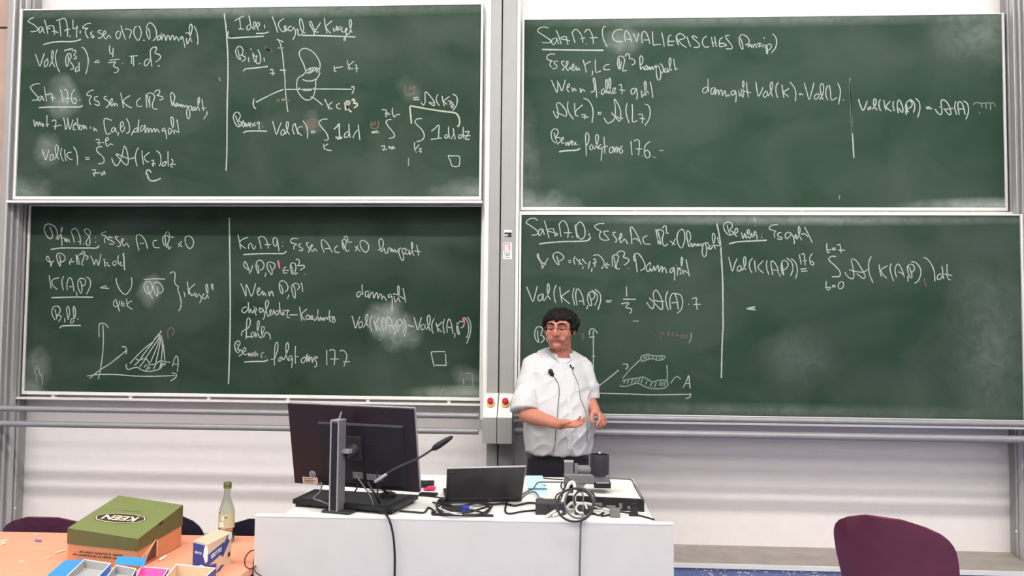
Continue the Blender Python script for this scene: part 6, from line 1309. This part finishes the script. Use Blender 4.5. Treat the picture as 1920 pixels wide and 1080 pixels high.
W('LR', 'chalk_formula', 980, 520, 5.333, N, 'chalk', '''40 95 70 170 102 240 125 170 147 88/195 165 155 190 160 235 190 220 205 165 205 235/215 235 255 170 268 100 255 62 245 110 255 180 278 222/335 78 315 130 315 190 330 255/370 95 380 180 395 252/470 130 395 185 405 210 470 264/515 105 500 180 520 277/545 278 530 190 540 120 570 130 600 200 615 278/560 235 615 240/645 280 650 295 637 320
665 165 680 220 690 275 670 280 650 230 655 165 690 145 720 170 710 210 680 225/690 125 740 170 745 220 720 280/720 120 770 160 780 230 752 325/832 235 892 230/838 248 882 246/1037 90 1040 192/1005 218 1130 220/985 265 1040 255 1060 262 1030 300 1085 315 1085 345 1068 362
1240 250 1275 300 1305 310 1315 240 1305 170 1320 135 1345 135 1390 220 1400 300 1380 320 1310 250 1265 205/1320 228 1360 240 1417 240/1450 140 1430 200 1440 280 1458 327/1480 320 1470 230 1490 170 1520 165 1545 240 1555 322/1490 255 1550 250/1520 160 1580 180 1600 250 1585 320 1545 360/1655 268 1665 270/1690 215 1735 205 1735 250 1745 322/1705 272 1782 270''')
W('LR', 'chalk_mark', 980, 520, 5.333, 2.0, 'chalkfaint', '1100 437 1160 437')
W('LR', 'chalk_text', 980, 520, 5.333, N, 'chalk', '150 530 150 590 160 650 130 620 120 560 140 500 175 495 200 520 180 570/175 575 205 590 215 620 180 657/240 600 245 640')
W('LR', 'red_chalk_mark', 980, 520, 5.333, 2.2, 'chalkred', '583 565 605 570 600 635/583 603 615 605/1335 565 1345 590 1325 580/1380 545 1382 595/1405 545 1400 595/1380 570 1405 590/1440 550 1470 560 1445 580/1500 555 1495 590/1530 580 1560 585/1590 570 1590 610/1610 570 1612 610/1640 570 1640 612')
W('LR', 'chalk_mark', 980, 520, 5.333, 2.0, 'chalkfaint', '1683 555 1685 600 1665 655/1330 570 1345 582')
W('LR', 'chalk_drawing', 1100, 590, 6.355, N, 'chalk', '''30 242 40 185 65 165 90 175 132 222/78 190 80 400 80 690 80 900/30 268 95 265/60 500 102 497/130 860 260 760 382 660/430 590 480 590 490 620 465 652/140 935 500 945 800 955 1232 948/1240 938 1230 980 1180 1002''')
W('LR', 'chalk_drawing', 1100, 590, 6.355, 2.1, 'chalkfaint', '''430 760 500 670 560 610 640 535/690 480 650 500 650 545 670 555 740 530 800 525 840 545 900 535 932 515/690 480 740 475 800 490 860 490 920 490 932 515/690 495 680 530/720 485 700 530/745 485 735 520/790 495 780 525/840 500 830 535/875 495 865 535/900 495 895 530
420 790 500 770 600 755 680 745 740 780 790 800 850 785 930 780 965 810 960 850 900 880 780 880 700 860 620 820 560 825 480 850 420 855 395 840/460 785 440 820/500 780 480 825/550 770 530 820/600 765 570 815/635 755 610 810/670 755 645 815/720 790 700 830/780 810 755 855/830 805 805 865/880 800 870 850/910 800 890 850/940 800 920 850/955 600 962 700 958 790
1000 820 1040 760 1080 738 1122 770''')
W('LR', 'chalk_formula', 1100, 590, 6.355, N, 'chalk', '1150 870 1190 790 1215 725 1225 800 1232 880/1170 820 1232 822')
W('LR', 'chalk_text', 1345, 405, 5.5375, N, 'chalk', '''100 95 115 150 135 200/110 195 75 150 65 95 95 65 140 70 158 105 130 145 160 165 160 190 115 200/170 190 210 165 205 130 185 140 180 190 205 215/250 170 265 235 285 180 300 230 320 170/305 210 335 180 325 140 310 160 315 210 340 230 355 180 365 220/380 170 380 220/410 175 385 160 390 190 410 200 412 242/388 20 389 60/386 100 390 104/460 185 462 190/460 215 463 224
625 88 570 95 540 120 550 140 610 158/610 158 590 180 595 225/665 170 630 180 630 210 670 225 660 245 620 235/740 165 705 190 715 235 745 220 765 190 790 220 800 270 795 292/740 170 770 180/800 230 815 190 825 240 850 190 860 140 845 110 840 150 850 200 875 250/905 115 940 180 985 277/870 190 905 185 942 215''')
W('LR', 'chalk_underline', 1345, 405, 5.5375, U, 'chalk', '122 290 200 270 350 260 512 252')
W('LR', 'chalk_formula', 1345, 405, 5.5375, N, 'chalk', '''118 425 135 500 155 572 180 500 205 440/240 510 210 535 210 570 240 565 250 515 250 565/255 570 290 510 295 440 280 425 272 460 280 530 298 562/365 435 335 480 335 540 360 592/385 460 392 530 402 582/475 465 425 520 430 550 478 592/515 460 510 530 535 612/575 612 560 530 560 470 590 480 625 540 632 597/575 560 630 565/645 595 655 632
670 480 680 560 690 612 670 580 662 510 680 465 720 470 735 510 710 550 680 560/720 435 770 480 785 550 760 620/765 440 815 490 830 570 812 650/850 400 860 450 872 505/870 400 895 390 905 420 912 512/885 465 930 462/985 390 960 430 965 490 990 510 1002 490 980 470 962 485/862 553 925 545/870 575 935 570''')
W('LR', 'chalk_formula', 1540, 440, 7.385, N, 'chalk', '''75 120 75 190 85 245 115 240/75 210 142 208/150 190 197 185/150 210 202 207/215 145 255 140 265 170 272 252/235 213 325 216/205 302 140 300 105 330 120 370 200 440 255 510 260 560 230 582 145 583
68 640 65 710 90 770 130 730/50 728 137 730/150 705 192 700/150 722 197 720/260 655 235 690 240 740 280 745 310 700 300 660 265 650
330 520 340 550 390 600 440 605 450 530 425 400 415 350 440 335 490 370 560 480 605 570 595 605 560 595 490 540/385 485 450 505 560 520 610 505 640 480/690 300 660 370 655 470 670 560 715 665
800 415 810 500 830 582/915 430 845 470 825 500 860 560 908 605/965 400 950 470 970 560 1000 642/1040 590 1020 500 1035 430 1070 410 1110 470 1150 590/1060 520 1100 525 1152 575/1197 570 1200 650/1205 440 1240 510 1255 590 1230 590 1200 520 1190 450 1225 410 1280 430 1285 490 1245 530/1245 375 1310 390 1370 470 1375 550 1340 640 1290 672
1415 320 1450 325 1510 390 1560 500 1572 645/1660 540 1615 560 1605 610 1640 620 1670 580 1680 540/1680 385 1675 450 1685 560 1692 612/1680 390 1665 470/1740 410 1740 500 1750 600 1790 630/1700 545 1812 565''')
W('LR', 'red_chalk_mark', 1540, 440, 7.385, 2.4, 'chalkred', '1423 600 1430 650 1442 705/1440 690 1460 720')
W('LR', 'chalk_mark', 1345, 405, 5.5375, 2.6, 'chalk', '300 963 350 952 392 945/305 966 395 972')

def words(S, gap=9.0):
    """splits the strokes of an entry into groups that lie apart on the board"""
    G = []
    for st in S:
        xs, ys = [p[0] for p in st], [p[1] for p in st]; bb = [min(xs), min(ys), max(xs), max(ys)]; mem = [st]; rest = []
        for g in G:
            q = g[0]
            if bb[0]-gap < q[2] and q[0]-gap < bb[2] and bb[1]-gap < q[3] and q[1]-gap < bb[3]:
                mem = g[1]+mem; bb = [min(bb[0], q[0]), min(bb[1], q[1]), max(bb[2], q[2]), max(bb[3], q[3])]
            else: rest.append(g)
        G = rest+[(bb, mem)]
    return [g[1] for g in G]
for (b, nm, x0, y0, s, w, m, t) in CH:
    Y = BOARDS[b][2]; S = []
    for st in t.replace('\n', '/').split('/'):
        v = [float(q) for q in st.split()]; S.append([(x0+v[i]/s, y0+v[i+1]/s) for i in range(0, len(v)-1, 2)])
    for grp in words(S):
        bm = B()
        for st in grp:
            P = [at(x, y, Y) for x, y in st]
            if len(P) > 2: P = catmull(P, 4)
            ribbon(bm, [(p.x, p.z) for p in P], w/305, Y-.0007)
        obj(nm, bm, M[m], BT[b])
